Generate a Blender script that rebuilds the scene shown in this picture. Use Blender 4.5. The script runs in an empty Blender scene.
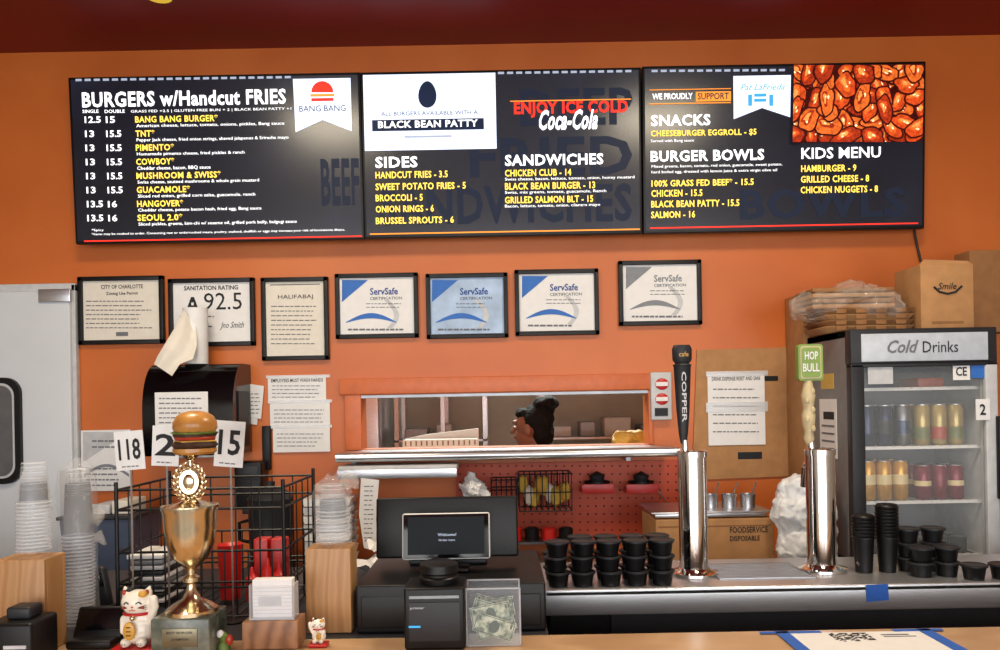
import bpy, bmesh, math, random
from mathutils import Vector, Matrix, Euler, noise as mnoise
random.seed(7)
F=800.; CX=500.; CY=400.; EYE=1.6; ROLL=math.radians(1.05)
cr,sr=math.cos(ROLL),math.sin(ROLL)
def P(px,py,d):
    u=(px-CX)/F; v=(CY-py)/F
    return Vector((d*(u*cr+v*sr), d, EYE+d*(-u*sr+v*cr)))
def G(px,py,z=1.07):
    u=(px-CX)/F; v=(CY-py)/F
    d=(z-EYE)/(-u*sr+v*cr)
    return P(px,py,d)
def PY(px,z,d):
    u=(px-CX)/F
    return CY-F*((z-EYE)/d+u*sr)/cr
def lin(c):
    o=[]
    for x in c:
        x/=255.
        o.append(x/12.92 if x<=.04045 else ((x+.055)/1.055)**2.4)
    return o
# ---------------------------------------------------------------- materials
def mat(name,col,rough=.5,metal=0.,emit=0.,alpha=1.,trans=0.,ns=30.,na=.08,bump=0.,stretch=(1,1,1),spec=.5):
    m=bpy.data.materials.new(name); m.use_nodes=True
    nt=m.node_tree; b=nt.nodes['Principled BSDF']
    c=lin(col)
    b.inputs['Roughness'].default_value=rough
    b.inputs['Metallic'].default_value=metal
    b.inputs['Alpha'].default_value=alpha
    b.inputs['Transmission Weight'].default_value=trans
    b.inputs['Specular IOR Level'].default_value=spec
    tc=nt.nodes.new('ShaderNodeTexCoord'); mp=nt.nodes.new('ShaderNodeMapping')
    mp.inputs['Scale'].default_value=stretch
    no=nt.nodes.new('ShaderNodeTexNoise'); no.inputs['Scale'].default_value=ns; no.inputs['Detail'].default_value=4
    nt.links.new(tc.outputs['Object'],mp.inputs['Vector']); nt.links.new(mp.outputs['Vector'],no.inputs['Vector'])
    rp=nt.nodes.new('ShaderNodeValToRGB')
    rp.color_ramp.elements[0].position=.3; rp.color_ramp.elements[1].position=.7
    rp.color_ramp.elements[0].color=[max(0,x*(1-na)) for x in c]+[1]
    rp.color_ramp.elements[1].color=[min(1,x*(1+na)) for x in c]+[1]
    nt.links.new(no.outputs['Fac'],rp.inputs['Fac'])
    nt.links.new(rp.outputs['Color'],b.inputs['Base Color'])
    if emit>0:
        nt.links.new(rp.outputs['Color'],b.inputs['Emission Color'])
        b.inputs['Emission Strength'].default_value=emit
        b.inputs['Specular IOR Level'].default_value=.1
    if bump>0:
        bp=nt.nodes.new('ShaderNodeBump'); bp.inputs['Strength'].default_value=bump; bp.inputs['Distance'].default_value=.01
        nt.links.new(no.outputs['Fac'],bp.inputs['Height']); nt.links.new(bp.outputs['Normal'],b.inputs['Normal'])
    return m
def ramp_mat(name,kind,scale,stops,rough=.5,emit=0,stretch=(1,1,1),bump=0):
    m=bpy.data.materials.new(name); m.use_nodes=True
    nt=m.node_tree; b=nt.nodes['Principled BSDF']; b.inputs['Roughness'].default_value=rough
    tc=nt.nodes.new('ShaderNodeTexCoord'); mp=nt.nodes.new('ShaderNodeMapping'); mp.inputs['Scale'].default_value=stretch
    nt.links.new(tc.outputs['Object'],mp.inputs['Vector'])
    vec=mp.outputs['Vector']
    if kind=='wood':
        t=nt.nodes.new('ShaderNodeTexWave'); t.inputs['Scale'].default_value=scale; t.inputs['Distortion'].default_value=6; t.inputs['Detail'].default_value=3; t.inputs['Detail Scale'].default_value=1.5; out=t.outputs['Fac']
    else:
        t=nt.nodes.new('ShaderNodeTexNoise'); t.inputs['Scale'].default_value=scale; t.inputs['Detail'].default_value=5; out=t.outputs['Fac']
    nt.links.new(vec,t.inputs['Vector'])
    rp=nt.nodes.new('ShaderNodeValToRGB'); cr_=rp.color_ramp
    while len(cr_.elements)<len(stops): cr_.elements.new(.5)
    for e,(p,c) in zip(cr_.elements,stops):
        e.position=p; e.color=lin(c)+[1]
    nt.links.new(out,rp.inputs['Fac']); nt.links.new(rp.outputs['Color'],b.inputs['Base Color'])
    if emit:
        nt.links.new(rp.outputs['Color'],b.inputs['Emission Color']); b.inputs['Emission Strength'].default_value=emit
    if bump:
        bp=nt.nodes.new('ShaderNodeBump'); bp.inputs['Strength'].default_value=bump; bp.inputs['Distance'].default_value=.01
        nt.links.new(out,bp.inputs['Height']); nt.links.new(bp.outputs['Normal'],b.inputs['Normal'])
    return m
ORANGE=ramp_mat('orange_wall_paint','noise',1.6,[(.3,(188,94,32)),(.5,(198,102,38)),(.7,(206,112,46))],rough=.42,bump=.02)
TRIMO=mat('orange_trim_paint',(200,102,50),.4)
RED=mat('dark_red_ceiling_paint',(122,12,10),.45,ns=3)
BRICK=mat('side_wall_paint',(168,156,142),.6,ns=4)
FLOORM=ramp_mat('floor_tile','noise',6,[(.3,(100,94,88)),(.7,(128,120,112))],rough=.4)
WHITEW=mat('kitchen_wall_white',(206,208,192),.5,ns=4)
DOORM=mat('cooler_door_white',(205,210,216),.35,ns=4,na=.03)
STEEL=mat('brushed_steel',(205,207,212),.3,1.,ns=20,na=.08,stretch=(1,12,12))
STEELD=mat('dark_steel',(130,132,136),.35,1.,ns=20)
CHROME=mat('polished_chrome',(228,226,224),.09,1.,na=.02)
BLACK=mat('black_plastic',(12,12,14),.42,ns=60,spec=.3)
BLACKG=mat('black_gloss',(7,7,9),.12,spec=.4)
DGREY=mat('dark_grey_plastic',(36,37,41),.45,spec=.35)
GREY=mat('grey_plastic',(120,122,126),.4)
LGREY=mat('light_grey',(190,192,195),.4)
WHITE=mat('white_paper',(230,230,230),.7,na=.03)
WHITEP=mat('white_plastic',(225,225,222),.3,na=.03)
CREAM=mat('cream_paper',(224,218,206),.7,na=.04)
PBLUE=mat('pale_blue_paper',(170,194,224),.6,ns=12,na=.2)
INK=mat('black_ink',(22,22,26),.7)
INKG=mat('grey_ink',(110,112,118),.8)
SBLUE=mat('servsafe_blue',(40,105,190),.6)
SBLUE2=mat('servsafe_darkblue',(24,64,140),.6)
SGREY=mat('cert_grey',(125,130,138),.6)
KRAFT=mat('kraft_cardboard',(172,126,80),.75,ns=20,na=.1,bump=.05)
KRAFT2=mat('kraft_dark',(140,96,56),.8,ns=20,na=.12)
WOOD=ramp_mat('pale_wood','wood',9,[(0,(164,118,72)),(.5,(182,138,90)),(1,(172,128,80))],rough=.45,stretch=(1,1,.25))
WOODT=ramp_mat('counter_wood','wood',3,[(0,(184,146,108)),(.5,(204,168,130)),(1,(194,156,116))],rough=.35,stretch=(.3,1,1))
GOLD=mat('trophy_gold',(224,206,170),.2,1.,ns=8)
MARBLE=ramp_mat('green_marble','noise',22,[(.3,(52,60,54)),(.5,(88,94,84)),(.7,(128,130,118))],rough=.2)
CLEAR=mat('clear_plastic',(226,232,238),.06,alpha=.1,na=.02)
JAR=mat('clear_acrylic',(220,228,236),.05,alpha=.09,na=.02)
CLEAR2=mat('clear_plastic_rim',(232,236,240),.1,alpha=.4,na=.02)
WRAP=mat('plastic_wrap',(230,233,236),.06,alpha=.13,bump=.8,ns=40)
WRAPT=mat('plastic_wrap_thick',(220,214,204),.06,alpha=.22,bump=.8,ns=40)
BAG=mat('white_bag_plastic',(220,223,226),.3,bump=.3,ns=30)
GLASS=mat('clear_glass',(220,228,232),.03,alpha=.08,na=.01)
REDP=mat('red_plastic',(190,30,26),.35)
REDP2=mat('orange_red_pegboard',(186,68,32),.5,ns=8)
YEL=mat('yellow_plastic',(206,170,70),.5)
BLUET=mat('blue_tape',(36,96,190),.6)
HAIR=mat('dark_hair',(9,7,7),.8,ns=80,na=.4,bump=.35,stretch=(1,1,.3),spec=.25)
SKIN=mat('skin',(132,84,60),.5)
SHIRT=mat('black_shirt',(24,24,28),.8)
APRON=mat('grey_apron',(70,70,76),.8)
CREAMC=mat('cat_ceramic',(238,232,216),.2,na=.02)
BUN=ramp_mat('bun_brown','noise',30,[(.3,(160,104,44)),(.7,(196,140,70))],rough=.3)
PATTY=mat('patty_brown',(62,38,24),.6,ns=90,na=.4,bump=.4)
LETT=mat('lettuce',(96,120,52),.5)
CHEESE=mat('cheese',(208,156,60),.4)
TOM=mat('tomato',(170,56,34),.35)
GREEN=mat('sign_green',(120,150,60),.4)
IVORY=mat('ivory_carving',(196,180,140),.45)
BILL=ramp_mat('dollar_bill','noise',70,[(.38,(90,112,92)),(.5,(160,172,144)),(.6,(206,212,188))],rough=.7)
BILLD=mat('bill_dark',(60,80,62),.7)
# screens
def em(n,c,s=1.,ns=30.,na=0.): return mat(n,c,.4,emit=s,ns=ns,na=na)
SCR=ramp_mat('menu_screen_dark','noise',1.6,[(.3,(14,14,20)),(.55,(21,23,33)),(.8,(36,42,62))],rough=.22,emit=.9)
GHOST=em('screen_ghost_letters',(30,36,52),.6)
SW=em('screen_white',(240,242,246),1.3)
SY=em('screen_yellow',(246,212,88),1.1)
SR=em('screen_red',(230,50,36),1.1)
SO=em('screen_orange',(232,140,50),1.)
SC=em('screen_card_white',(206,216,238),1.15)
SN=em('screen_navy',(24,34,58),.7)
SBL=em('screen_blue',(60,150,200),.9)
SP=em('screen_pale',(150,160,180),.9)
FW0=em('screen_food_shadow',(58,12,8),.75,60,.3)
FW1=[em('screen_food_brown',(150,44,18),.8,70,.45),em('screen_food_orange',(188,66,24),.8,70,.45),em('screen_food_amber',(206,96,36),.8,70,.4)]
FW2=em('screen_food_light',(232,142,70),.85,90,.3)
FW3=em('screen_food_shine',(255,224,170),.95)
CGLOW=em('ceiling_reflection_glow',(214,176,60),.7)  # emissive yellow that imitates a reflection on the ceiling
FLAMP=em('fridge_lamp',(235,240,255),1.2)

# ---------------------------------------------------------------- builder
class B:
    def __init__(s,name):
        s.n=name; s.v=[]; s.f=[]; s.m=[]; s.mats=[]; s.M=Matrix.Identity(4)
    def mi(s,m):
        if m not in s.mats: s.mats.append(m)
        return s.mats.index(m)
    def add(s,vs,fs,m):
        o=len(s.v); i=s.mi(m)
        s.v+= [s.M@Vector(v) for v in vs]
        for f in fs:
            s.f.append([o+k for k in f]); s.m.append(i)
    def rumple(s,start,amp,freq):
        for i in range(start,len(s.v)):
            s.v[i]=s.v[i]+mnoise.noise_vector(s.v[i]*freq)*amp+mnoise.noise_vector(s.v[i]*freq*2.7)*amp*.5
    def box(s,x0,x1,y0,y1,z0,z1,m,bev=0):
        x0,x1=min(x0,x1),max(x0,x1); y0,y1=min(y0,y1),max(y0,y1); z0,z1=min(z0,z1),max(z0,z1)
        if bev<=0:
            vs=[(x0,y0,z0),(x1,y0,z0),(x1,y1,z0),(x0,y1,z0),(x0,y0,z1),(x1,y0,z1),(x1,y1,z1),(x0,y1,z1)]
            s.add(vs,[(0,3,2,1),(4,5,6,7),(0,1,5,4),(1,2,6,5),(2,3,7,6),(3,0,4,7)],m); return
        bm=bmesh.new(); bmesh.ops.create_cube(bm,size=1)
        for v in bm.verts: v.co=Vector(((x0+x1)/2+v.co.x*(x1-x0),(y0+y1)/2+v.co.y*(y1-y0),(z0+z1)/2+v.co.z*(z1-z0)))
        bmesh.ops.bevel(bm,geom=bm.edges[:],offset=bev,segments=3,profile=.5,affect='EDGES')
        bm.verts.index_update()
        s.add([v.co.copy() for v in bm.verts],[[v.index for v in f.verts] for f in bm.faces],m); bm.free()
    def prect(s,a,b_,c,d_,d,t,m,bev=0):
        p=P((a+c)/2,(b_+d_)/2,d); w=(c-a)*d/F/2; h=(d_-b_)*d/F/2
        s.box(p.x-w,p.x+w,d,d+t,p.z-h,p.z+h,m,bev)
    def cyl(s,p,q,r1,r2,m,n=14):
        p=Vector(p);q=Vector(q);ax=(q-p).normalized()
        a=ax.orthogonal().normalized(); b_=ax.cross(a)
        vs=[];fs=[]
        for (c,r) in ((p,r1),(q,r2)):
            for i in range(n):
                t=2*math.pi*i/n; vs.append(c+(a*math.cos(t)+b_*math.sin(t))*r)
        for i in range(n):
            j=(i+1)%n; fs.append((i,j,n+j,n+i))
        fs.append(tuple(range(n-1,-1,-1))); fs.append(tuple(range(n,2*n)))
        s.add(vs,fs,m)
    def tube(s,pts,r,m,n=7,rs=None):
        pts=[Vector(p) for p in pts]; N=len(pts)
        t0=(pts[1]-pts[0]).normalized(); a=t0.orthogonal().normalized()
        vs=[];fs=[]
        for i,p in enumerate(pts):
            t=(pts[min(i+1,N-1)]-pts[max(i-1,0)]).normalized()
            a=(a-t*a.dot(t)).normalized(); b_=t.cross(a)
            rr=rs[i] if rs else r
            for k in range(n):
                w=2*math.pi*k/n; vs.append(p+(a*math.cos(w)+b_*math.sin(w))*rr)
        for i in range(N-1):
            for k in range(n):
                j=(k+1)%n; fs.append((i*n+k,i*n+j,(i+1)*n+j,(i+1)*n+k))
        fs.append(tuple(range(n-1,-1,-1))); fs.append(tuple(range((N-1)*n,N*n)))
        s.add(vs,fs,m)
    def ring(s,pts,r,m,n=6):
        for i in range(len(pts)):
            s.cyl(pts[i],pts[(i+1)%len(pts)],r,r,m,n); s.ell(pts[i],(r,r,r),m,6)
    def lathe(s,cx,cy,prof,m,n=24,jit=0,sx=1,sy=1):
        vs=[];fs=[]
        for (r,z) in prof:
            for i in range(n):
                t=2*math.pi*i/n; rr=max(r,1e-5)*(1+random.uniform(-jit,jit))
                vs.append((cx+rr*math.cos(t)*sx,cy+rr*math.sin(t)*sy,z+random.uniform(-jit,jit)*r*.5))
        for k in range(len(prof)-1):
            for i in range(n):
                j=(i+1)%n; fs.append((k*n+i,k*n+j,(k+1)*n+j,(k+1)*n+i))
        s.add(vs,fs,m)
    def plathe(s,px,d,prof,m,n=24,jit=0,sx=1,sy=1):
        x=P(px,sum(p[1] for p in prof)/len(prof),d).x
        s.lathe(x,d,[(r*d/F,P(px,y,d).z) for r,y in prof],m,n,jit,sx,sy)
    def ell(s,c,r,m,n=16,rot=None):
        c=Vector(c); R=rot.to_matrix() if rot else Matrix.Identity(3)
        vs=[];fs=[];k=n//2
        for i in range(k+1):
            ph=math.pi*i/k
            for j in range(n):
                t=2*math.pi*j/n
                vs.append(c+R@Vector((r[0]*math.sin(ph)*math.cos(t),r[1]*math.sin(ph)*math.sin(t),r[2]*math.cos(ph))))
        for i in range(k):
            for j in range(n):
                q=(j+1)%n; fs.append((i*n+j,i*n+q,(i+1)*n+q,(i+1)*n+j))
        s.add(vs,fs,m)
    def prism(s,pts,y0,y1,m):
        n=len(pts); vs=[(x,y0,z) for x,z in pts]+[(x,y1,z) for x,z in pts]
        fs=[tuple(range(n)),tuple(range(2*n-1,n-1,-1))]+[(i,n+i,n+(i+1)%n,(i+1)%n) for i in range(n)]
        s.add(vs,fs,m)
    def pprism(s,pts,d,t,m):
        s.prism([(P(x,y,d).x,P(x,y,d).z) for x,y in pts],d,d+t,m)
    def text(s,t,x,z,w,h,y,m,bold=.012,shear=0,plane='xz'):
        cu=bpy.data.curves.new('t','FONT'); cu.body=t; cu.size=1; cu.offset=bold; cu.shear=shear; cu.resolution_u=2
        if bold>.02: cu.space_character=1.08
        ob=bpy.data.objects.new('t',cu)
        bpy.context.collection.objects.link(ob); bpy.context.view_layer.update()
        me=bpy.data.meshes.new_from_object(ob.evaluated_get(bpy.context.evaluated_depsgraph_get()))
        bpy.data.objects.remove(ob); bpy.data.curves.remove(cu)
        if not me.vertices: return
        xs=[v.co.x for v in me.vertices]; ys=[v.co.y for v in me.vertices]
        x0,x1,y0,y1=min(xs),max(xs),min(ys),max(ys)
        vs=[]
        for v in me.vertices:
            a=(v.co.x-x0)/(x1-x0)*w; b_=(v.co.y-y0)/(y1-y0)*h
            if plane=='xz': vs.append((x+a,y,z+b_))
            else: vs.append((x+b_,y,z-a))
        s.add(vs,[list(p.vertices) for p in me.polygons],m)
        bpy.data.meshes.remove(me)
    def ptext(s,t,a,b_,c,d_,d,m,bold=.012,shear=0):
        p=P(a,d_,d); s.text(t,p.x,p.z,(c-a)*d/F,(d_-b_)*d/F,d,m,bold,shear)
    def plines(s,a,b_,c,d_,n,d,m,th=.45,center=False):
        st=(d_-b_)/n
        for i in range(n):
            y=b_+st*(i+.5); x=a; e=c-random.uniform(0,.25)*(c-a)
            while x<e:
                w=min(random.uniform(2,6),e-x)
                s.prect(x,y-st*th/2,x+w,y+st*th/2,d,.0004,m); x+=w+1.1
    def blob(s,parts,vox,m,smooth=4):
        t=B('tmp')
        for p in parts:
            if p[0]=='e': t.ell(p[1],p[2],m,20,p[3] if len(p)>3 else None)
            else:
                t.cyl(p[1],p[2],p[3],p[4],m,16); t.ell(p[1],(p[3],)*3,m,16); t.ell(p[2],(p[4],)*3,m,16)
        ob=t.done()
        md=ob.modifiers.new('r','REMESH'); md.mode='VOXEL'; md.voxel_size=vox
        sm=ob.modifiers.new('s','SMOOTH'); sm.iterations=smooth; sm.factor=.5
        bpy.context.view_layer.update()
        me=bpy.data.meshes.new_from_object(ob.evaluated_get(bpy.context.evaluated_depsgraph_get()))
        off=ob.location.copy()
        s.add([v.co+off for v in me.vertices],[list(p.vertices) for p in me.polygons],m)
        bpy.data.objects.remove(ob); bpy.data.meshes.remove(me)
    def done(s,sharp=38):
        me=bpy.data.meshes.new(s.n)
        xs=[v.x for v in s.v]; ys=[v.y for v in s.v]; zs=[v.z for v in s.v]
        c=Vector(((min(xs)+max(xs))/2,(min(ys)+max(ys))/2,min(zs)))
        me.from_pydata([v-c for v in s.v],[],s.f)
        for m in s.mats: me.materials.append(m)
        me.polygons.foreach_set('material_index',s.m)
        bm=bmesh.new(); bm.from_mesh(me); bmesh.ops.recalc_face_normals(bm,faces=bm.faces[:]); bm.to_mesh(me); bm.free()
        me.polygons.foreach_set('use_smooth',[True]*len(me.polygons))
        me.set_sharp_from_angle(angle=math.radians(sharp))
        me.update()
        ob=bpy.data.objects.new(s.n,me); ob.location=c
        bpy.context.collection.objects.link(ob); return ob
def arc(cx,cz,r0,r1,a0,a1,n=10):
    return [(cx+r0*math.cos(a0+(a1-a0)*i/n),cz+r1*math.sin(a0+(a1-a0)*i/n)) for i in range(n+1)]

WY=3.6; WI=3.598
# ================================================================ ROOM
ox0,ox1=P(362,421,WY).x,P(648,421,WY).x; oz0,oz1=P(505,447,WY).z,P(505,393,WY).z
CEIL=P(500,44,WY).z
b=B('wall_back')
b.box(-3.1,ox0,WY,WY+.12,0,CEIL+.1,ORANGE); b.box(ox1,3.1,WY,WY+.12,0,CEIL+.1,ORANGE)
b.box(ox0,ox1,WY,WY+.12,oz1,CEIL+.1,ORANGE); b.box(ox0,ox1,WY,WY+.12,0,oz0,ORANGE)
b.done()
b=B('wall_left'); b.box(-3.2,-3.1,-3,WY+.12,0,CEIL+.1,BRICK); b.done()
b=B('wall_right'); b.box(3.1,3.2,-3,WY+.12,0,CEIL+.1,BRICK); b.done()
b=B('floor'); b.box(-3.2,3.2,-3.1,6.5,-.05,0,FLOORM); b.done()
b=B('ceiling'); b.box(-3.1,3.1,-3,WY,CEIL,CEIL+.1,RED); b.done()
b=B('wall_front')
b.box(-3.2,3.2,-3.1,-3,0,.5,BRICK); b.box(-3.2,3.2,-3.1,-3,2.8,CEIL+.1,BRICK)
for x in (-3.2,-1.1,1.0,3.05): b.box(x,x+.15,-3.1,-3,.5,2.8,BRICK)
b.done()
for i,x in enumerate((-3.05,-.95,1.15)):
    b=B('window_%d'%(i+1)); 
    for a in ((x,x+.05,.5,2.8),(x+1.85,x+1.9,.5,2.8),(x,x+1.9,.5,.55),(x,x+1.9,2.75,2.8)): b.box(a[0],a[1],-3.08,-3.02,a[2],a[3],DGREY)
    b.box(x+.05,x+1.85,-3.055,-3.045,.55,2.75,GLASS); b.done()
b=B('trim_1')
t=.075
b.box(ox0-t,ox0,WY-.02,WY,oz0,oz1+t*.95,TRIMO,.003); b.box(ox1,ox1+.02,WY-.02,WY,oz0,oz1+t*.95,TRIMO,.003)
b.box(ox0-t-.02,ox1+.04,WY-.03,WY,oz1+.005,oz1+t,TRIMO,.003)
b.box(ox0,ox1,WY-.015,WY+.12,oz1-.012,oz1,STEELD)
b.done()
b=B('ceiling_reflection_disc'); p=P(157,0,3.11)  # glowing disc with rim, added to imitate a faint yellow reflection on the ceiling
b.lathe(p.x,3.125,[(0,CEIL-.004),(.05,CEIL-.004),(.05,CEIL-.001)],CGLOW); b.lathe(p.x,3.125,[(.05,CEIL-.006),(.06,CEIL-.005),(.065,CEIL)],RED); b.done()

# ---------------------------------------------------------------- kitchen
b=B('wall_kitchen'); b.box(-3.2,3.2,6.4,6.5,0,2.7,WHITEW); b.box(-3.2,-3.1,3.72,6.4,0,2.7,WHITEW); b.box(3.1,3.2,3.72,6.4,0,2.7,WHITEW); b.box(-3.2,3.2,3.72,6.5,2.7,2.8,WHITEW); b.done()
b=B('prep_table'); b.box(-1.3,1.2,4.62,5.25,.86,.9,STEEL,.004)
for x in (-1.25,1.1):
    for y in (4.66,5.17): b.box(x,x+.04,y,y+.04,0,.86,STEELD)
b.box(-1.25,1.15,4.68,5.2,.3,.33,STEEL); b.done()
b=B('kitchen_refrigerator'); b.box(-1.9,-.85,5.6,6.35,.05,2.05,STEEL,.01); b.box(-1.38,-1.37,5.59,5.6,.1,2.0,INK); b.box(-1.45,-1.42,5.56,5.6,.9,1.5,DGREY); b.box(-1.33,-1.30,5.56,5.6,.9,1.5,DGREY)
for x in (-1.85,-.95): b.box(x,x+.05,5.65,6.3,0,.05,BLACK)
b.done()
def kshelf(xa,xb,items,tall=2.0):
    b=B('kitchen_shelf_unit')
    for z in (.5,1.0,1.3,1.75): b.box(xa,xb,5.9,6.35,z,z+.014,STEEL)
    for x in (xa,(xa+xb)/2,xb-.03):
        for y in (5.9,6.32): b.box(x,x+.03,y,y+.03,0,tall,STEEL)
    x=xa+.06; i=0
    while x<xb-.2:
        w=[.17,.11,.2,.14][i%4]
        b.box(x,x+w,6.0,6.25,1.315,1.315+.08+.03*(i%3),items[i%len(items)],.01)
        b.box(x,x+w,6.0,6.25,1.015,1.015+.16,[KRAFT,WHITEP,STEEL][i%3],.01)
        x+=w+.07; i+=1
    b.done()
kshelf(.3,2.2,[WHITEP,LGREY,CREAM,GREY,STEEL]); kshelf(-.78,-.1,[LGREY,CREAM,WHITEP,GREY])
b=B('kitchen_exhaust_hood'); b.prism([(-.8,2.0),(1.2,2.0),(1.0,2.4),(-.6,2.4)],5.2,5.88,STEEL); b.box(0,.5,5.4,5.8,2.4,2.69,STEEL); b.done()
b=B('bread_slicer_tray'); 
p=P(403,447,3.82); q=P(478,432,3.82); zz=oz0
b.box(p.x,q.x,3.8,3.94,zz-.049,zz+.03,CREAM,.008)
b.prism([(p.x,zz+.03),(q.x,zz+.03),(q.x,zz+.075),(p.x+.1,zz+.05)],3.9,3.94,CREAM)
for i in range(14):
    x=p.x+.015+i*(q.x-p.x-.03)/13; b.box(x-.003,x+.003,3.795,3.81,zz+.002,zz+.024,KRAFT2)
b.box(p.x-.1,q.x+.02,3.725,3.97,zz-.07,zz-.05,STEEL)
for s_ in (p.x-.08,q.x-.02): b.box(s_,s_+.02,3.722,3.97,zz-.14,zz-.07,STEELD)
b.done()
b=B('yellow_bun_bag')
b.blob([('e',(P(630,440,3.84).x+i*.035-.05,3.85,zz+.01),(.035,.05,.045)) for i in range(4)],.008,YEL,3); b.rumple(0,.014,30)
x=P(630,440,3.84).x; b.box(x-.12,x+.12,3.725,3.95,zz-.06,zz-.045,STEEL); b.done(60)
b=B('fluorescent_kitchen_light'); b.box(-.9,.9,4.9,5.1,2.64,2.698,WHITEP,.01); b.done()

# ---------------------------------------------------------------- person (cook behind the window)
b=B('cook_person')
hc=P(531,428,4.3)
b.M=Matrix.Translation((hc.x,hc.y,hc.z))@Matrix.Rotation(math.radians(-108),4,'Z')
Z0=-hc.z
b.blob([('e',(0,.01,.02),(.074,.092,.095)),('e',(0,-.02,-.045),(.056,.066,.062)),('e',(0,-.045,-.085),(.03,.03,.026)),
        ('c',(0,-.088,.015),(0,-.105,-.02),.008,.014),('e',(0,-.079,.035),(.05,.02,.012)),
        ('e',(.082,.005,-.01),(.01,.02,.032)),('e',(-.082,.005,-.01),(.01,.02,.032)),
        ('c',(0,.02,-.06),(0,.035,-.17),.052,.056)],.0055,SKIN,3)
for x in (-.03,.03):
    b.ell((x,-.079,.008),(.013,.008,.007),WHITEP,10); b.ell((x,-.086,.008),(.005,.003,.005),BLACKG,8)
    b.tube([(x-.016,-.086,.028),(x,-.091,.033),(x+.016,-.086,.028)],.003,HAIR)
b.ell((0,-.086,-.048),(.022,.008,.005),TOM,10); b.ell((0,-.085,-.055),(.018,.008,.005),TOM,10)
n0=len(b.v)
b.blob([('e',(0,.036,.04),(.084,.092,.09)),('e',(0,.066,-.03),(.074,.06,.088)),('e',(0,-.03,.078),(.062,.058,.032)),
        ('e',(0,.085,.13),(.07,.07,.042)),('e',(.035,.11,.135),(.045,.045,.035)),('e',(-.03,.09,.15),(.04,.04,.024)),('c',(0,.05,.09),(0,.08,.11),.04,.055)],.007,HAIR,2)
b.rumple(n0,.006,35)
sh=-.185
b.blob([('c',(0,.035,-.17),(0,.03,sh-.03),.06,.075),('e',(0,.03,sh-.1),(.155,.095,.12)),('e',(0,.025,sh-.25),(.135,.09,.16)),('e',(0,.03,sh-.38),(.145,.1,.13)),
        ('e',(0,.035,sh-.48),(.16,.11,.1)),
        ('c',(.12,.03,sh-.06),(.175,.03,sh-.07),.06,.055),('c',(-.12,.03,sh-.06),(-.175,.03,sh-.07),.06,.055),
        ('c',(.175,.03,sh-.07),(.205,-.0,sh-.3),.052,.044),('c',(-.175,.03,sh-.07),(-.205,-.0,sh-.3),.052,.044)],.012,SHIRT)
b.blob([('c',(s_*.09,.04,Z0+.82),(s_*.1,.03,Z0+.46),.085,.058) for s_ in (1,-1)]+[('c',(s_*.1,.03,Z0+.46),(s_*.105,.05,Z0+.09),.058,.04) for s_ in (1,-1)]+[('e',(0,.04,Z0+.86),(.155,.11,.1))],.012,INK)
for s_ in (1,-1):
    b.blob([('c',(s_*.105,.06,Z0+.05),(s_*.115,-.1,Z0+.035),.045,.035),('e',(s_*.105,.05,Z0+.07),(.045,.05,.05))],.01,DGREY)
    e=Vector((s_*.205,0,sh-.3)); w=Vector((s_*.14,-.22,sh-.31)); 
    parts=[('c',e,w,.04,.027),('e',w+Vector((-s_*.012,-.045,-.004)),(.038,.045,.018))]
    for i,(dx,L) in enumerate(((-.03,.062),(-.01,.072),(.01,.068),(.028,.052))):
        a=w+Vector((dx-s_*.012,-.08,-.004)); m_=a+Vector((0,-L*.55,-.006)); t_=m_+Vector((0,-L*.4,-.022))
        parts+= [('c',a,m_,.009,.008),('c',m_,t_,.008,.007)]
    a=w+Vector((-s_*.045,-.03,-.004)); m_=a+Vector((-s_*.025,-.028,-.006)); parts+=[('c',a,m_,.011,.009),('c',m_,m_+Vector((-s_*.004,-.03,-.01)),.009,.008)]
    b.blob(parts,.0045,SKIN,2)
b.box(-.12,.12,-.098,-.085,sh-.75,sh-.1,APRON,.005)
b.done(60)

# ================================================================ MENU TVs
def tv(x0,y0,x1,y1,fill):
    d=3.49
    b=B('menu_television'); p=P((x0+x1)/2,y1,d)
    b.M=Matrix.Translation((0,d,p.z))@Matrix.Rotation(math.radians(3),4,'X')@Matrix.Translation((0,-d,-p.z))
    b.prect(x0,y0,x1,y1,d,.035,BLACK,.004)
    b.prect(x0+2.5,y0+2.5,x1-2.5,y1-3,d-.0012,.003,SCR)
    c=P((x0+x1)/2,(y0+y1)/2,d)
    b.box(c.x-.25,c.x+.25,d+.03,d+.06,c.z-.18,c.z+.18,DGREY,.005)
    fill(b,d-.0025)
    b.M=Matrix.Identity(4)
    b.box(c.x-.12,c.x+.12,d+.04,WI,c.z-.1,c.z+.1,STEELD)
    b.done()
def dashes(b,x0,x1,y,d,m,y2=None):
    n=int((x1-x0)/9)
    for i in range(n):
        x=x0+i*9; yy=y+(0 if y2 is None else (y2-y)*i/n)
        b.prect(x,yy,x+6,yy+2.2,d,.0004,m)
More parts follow.
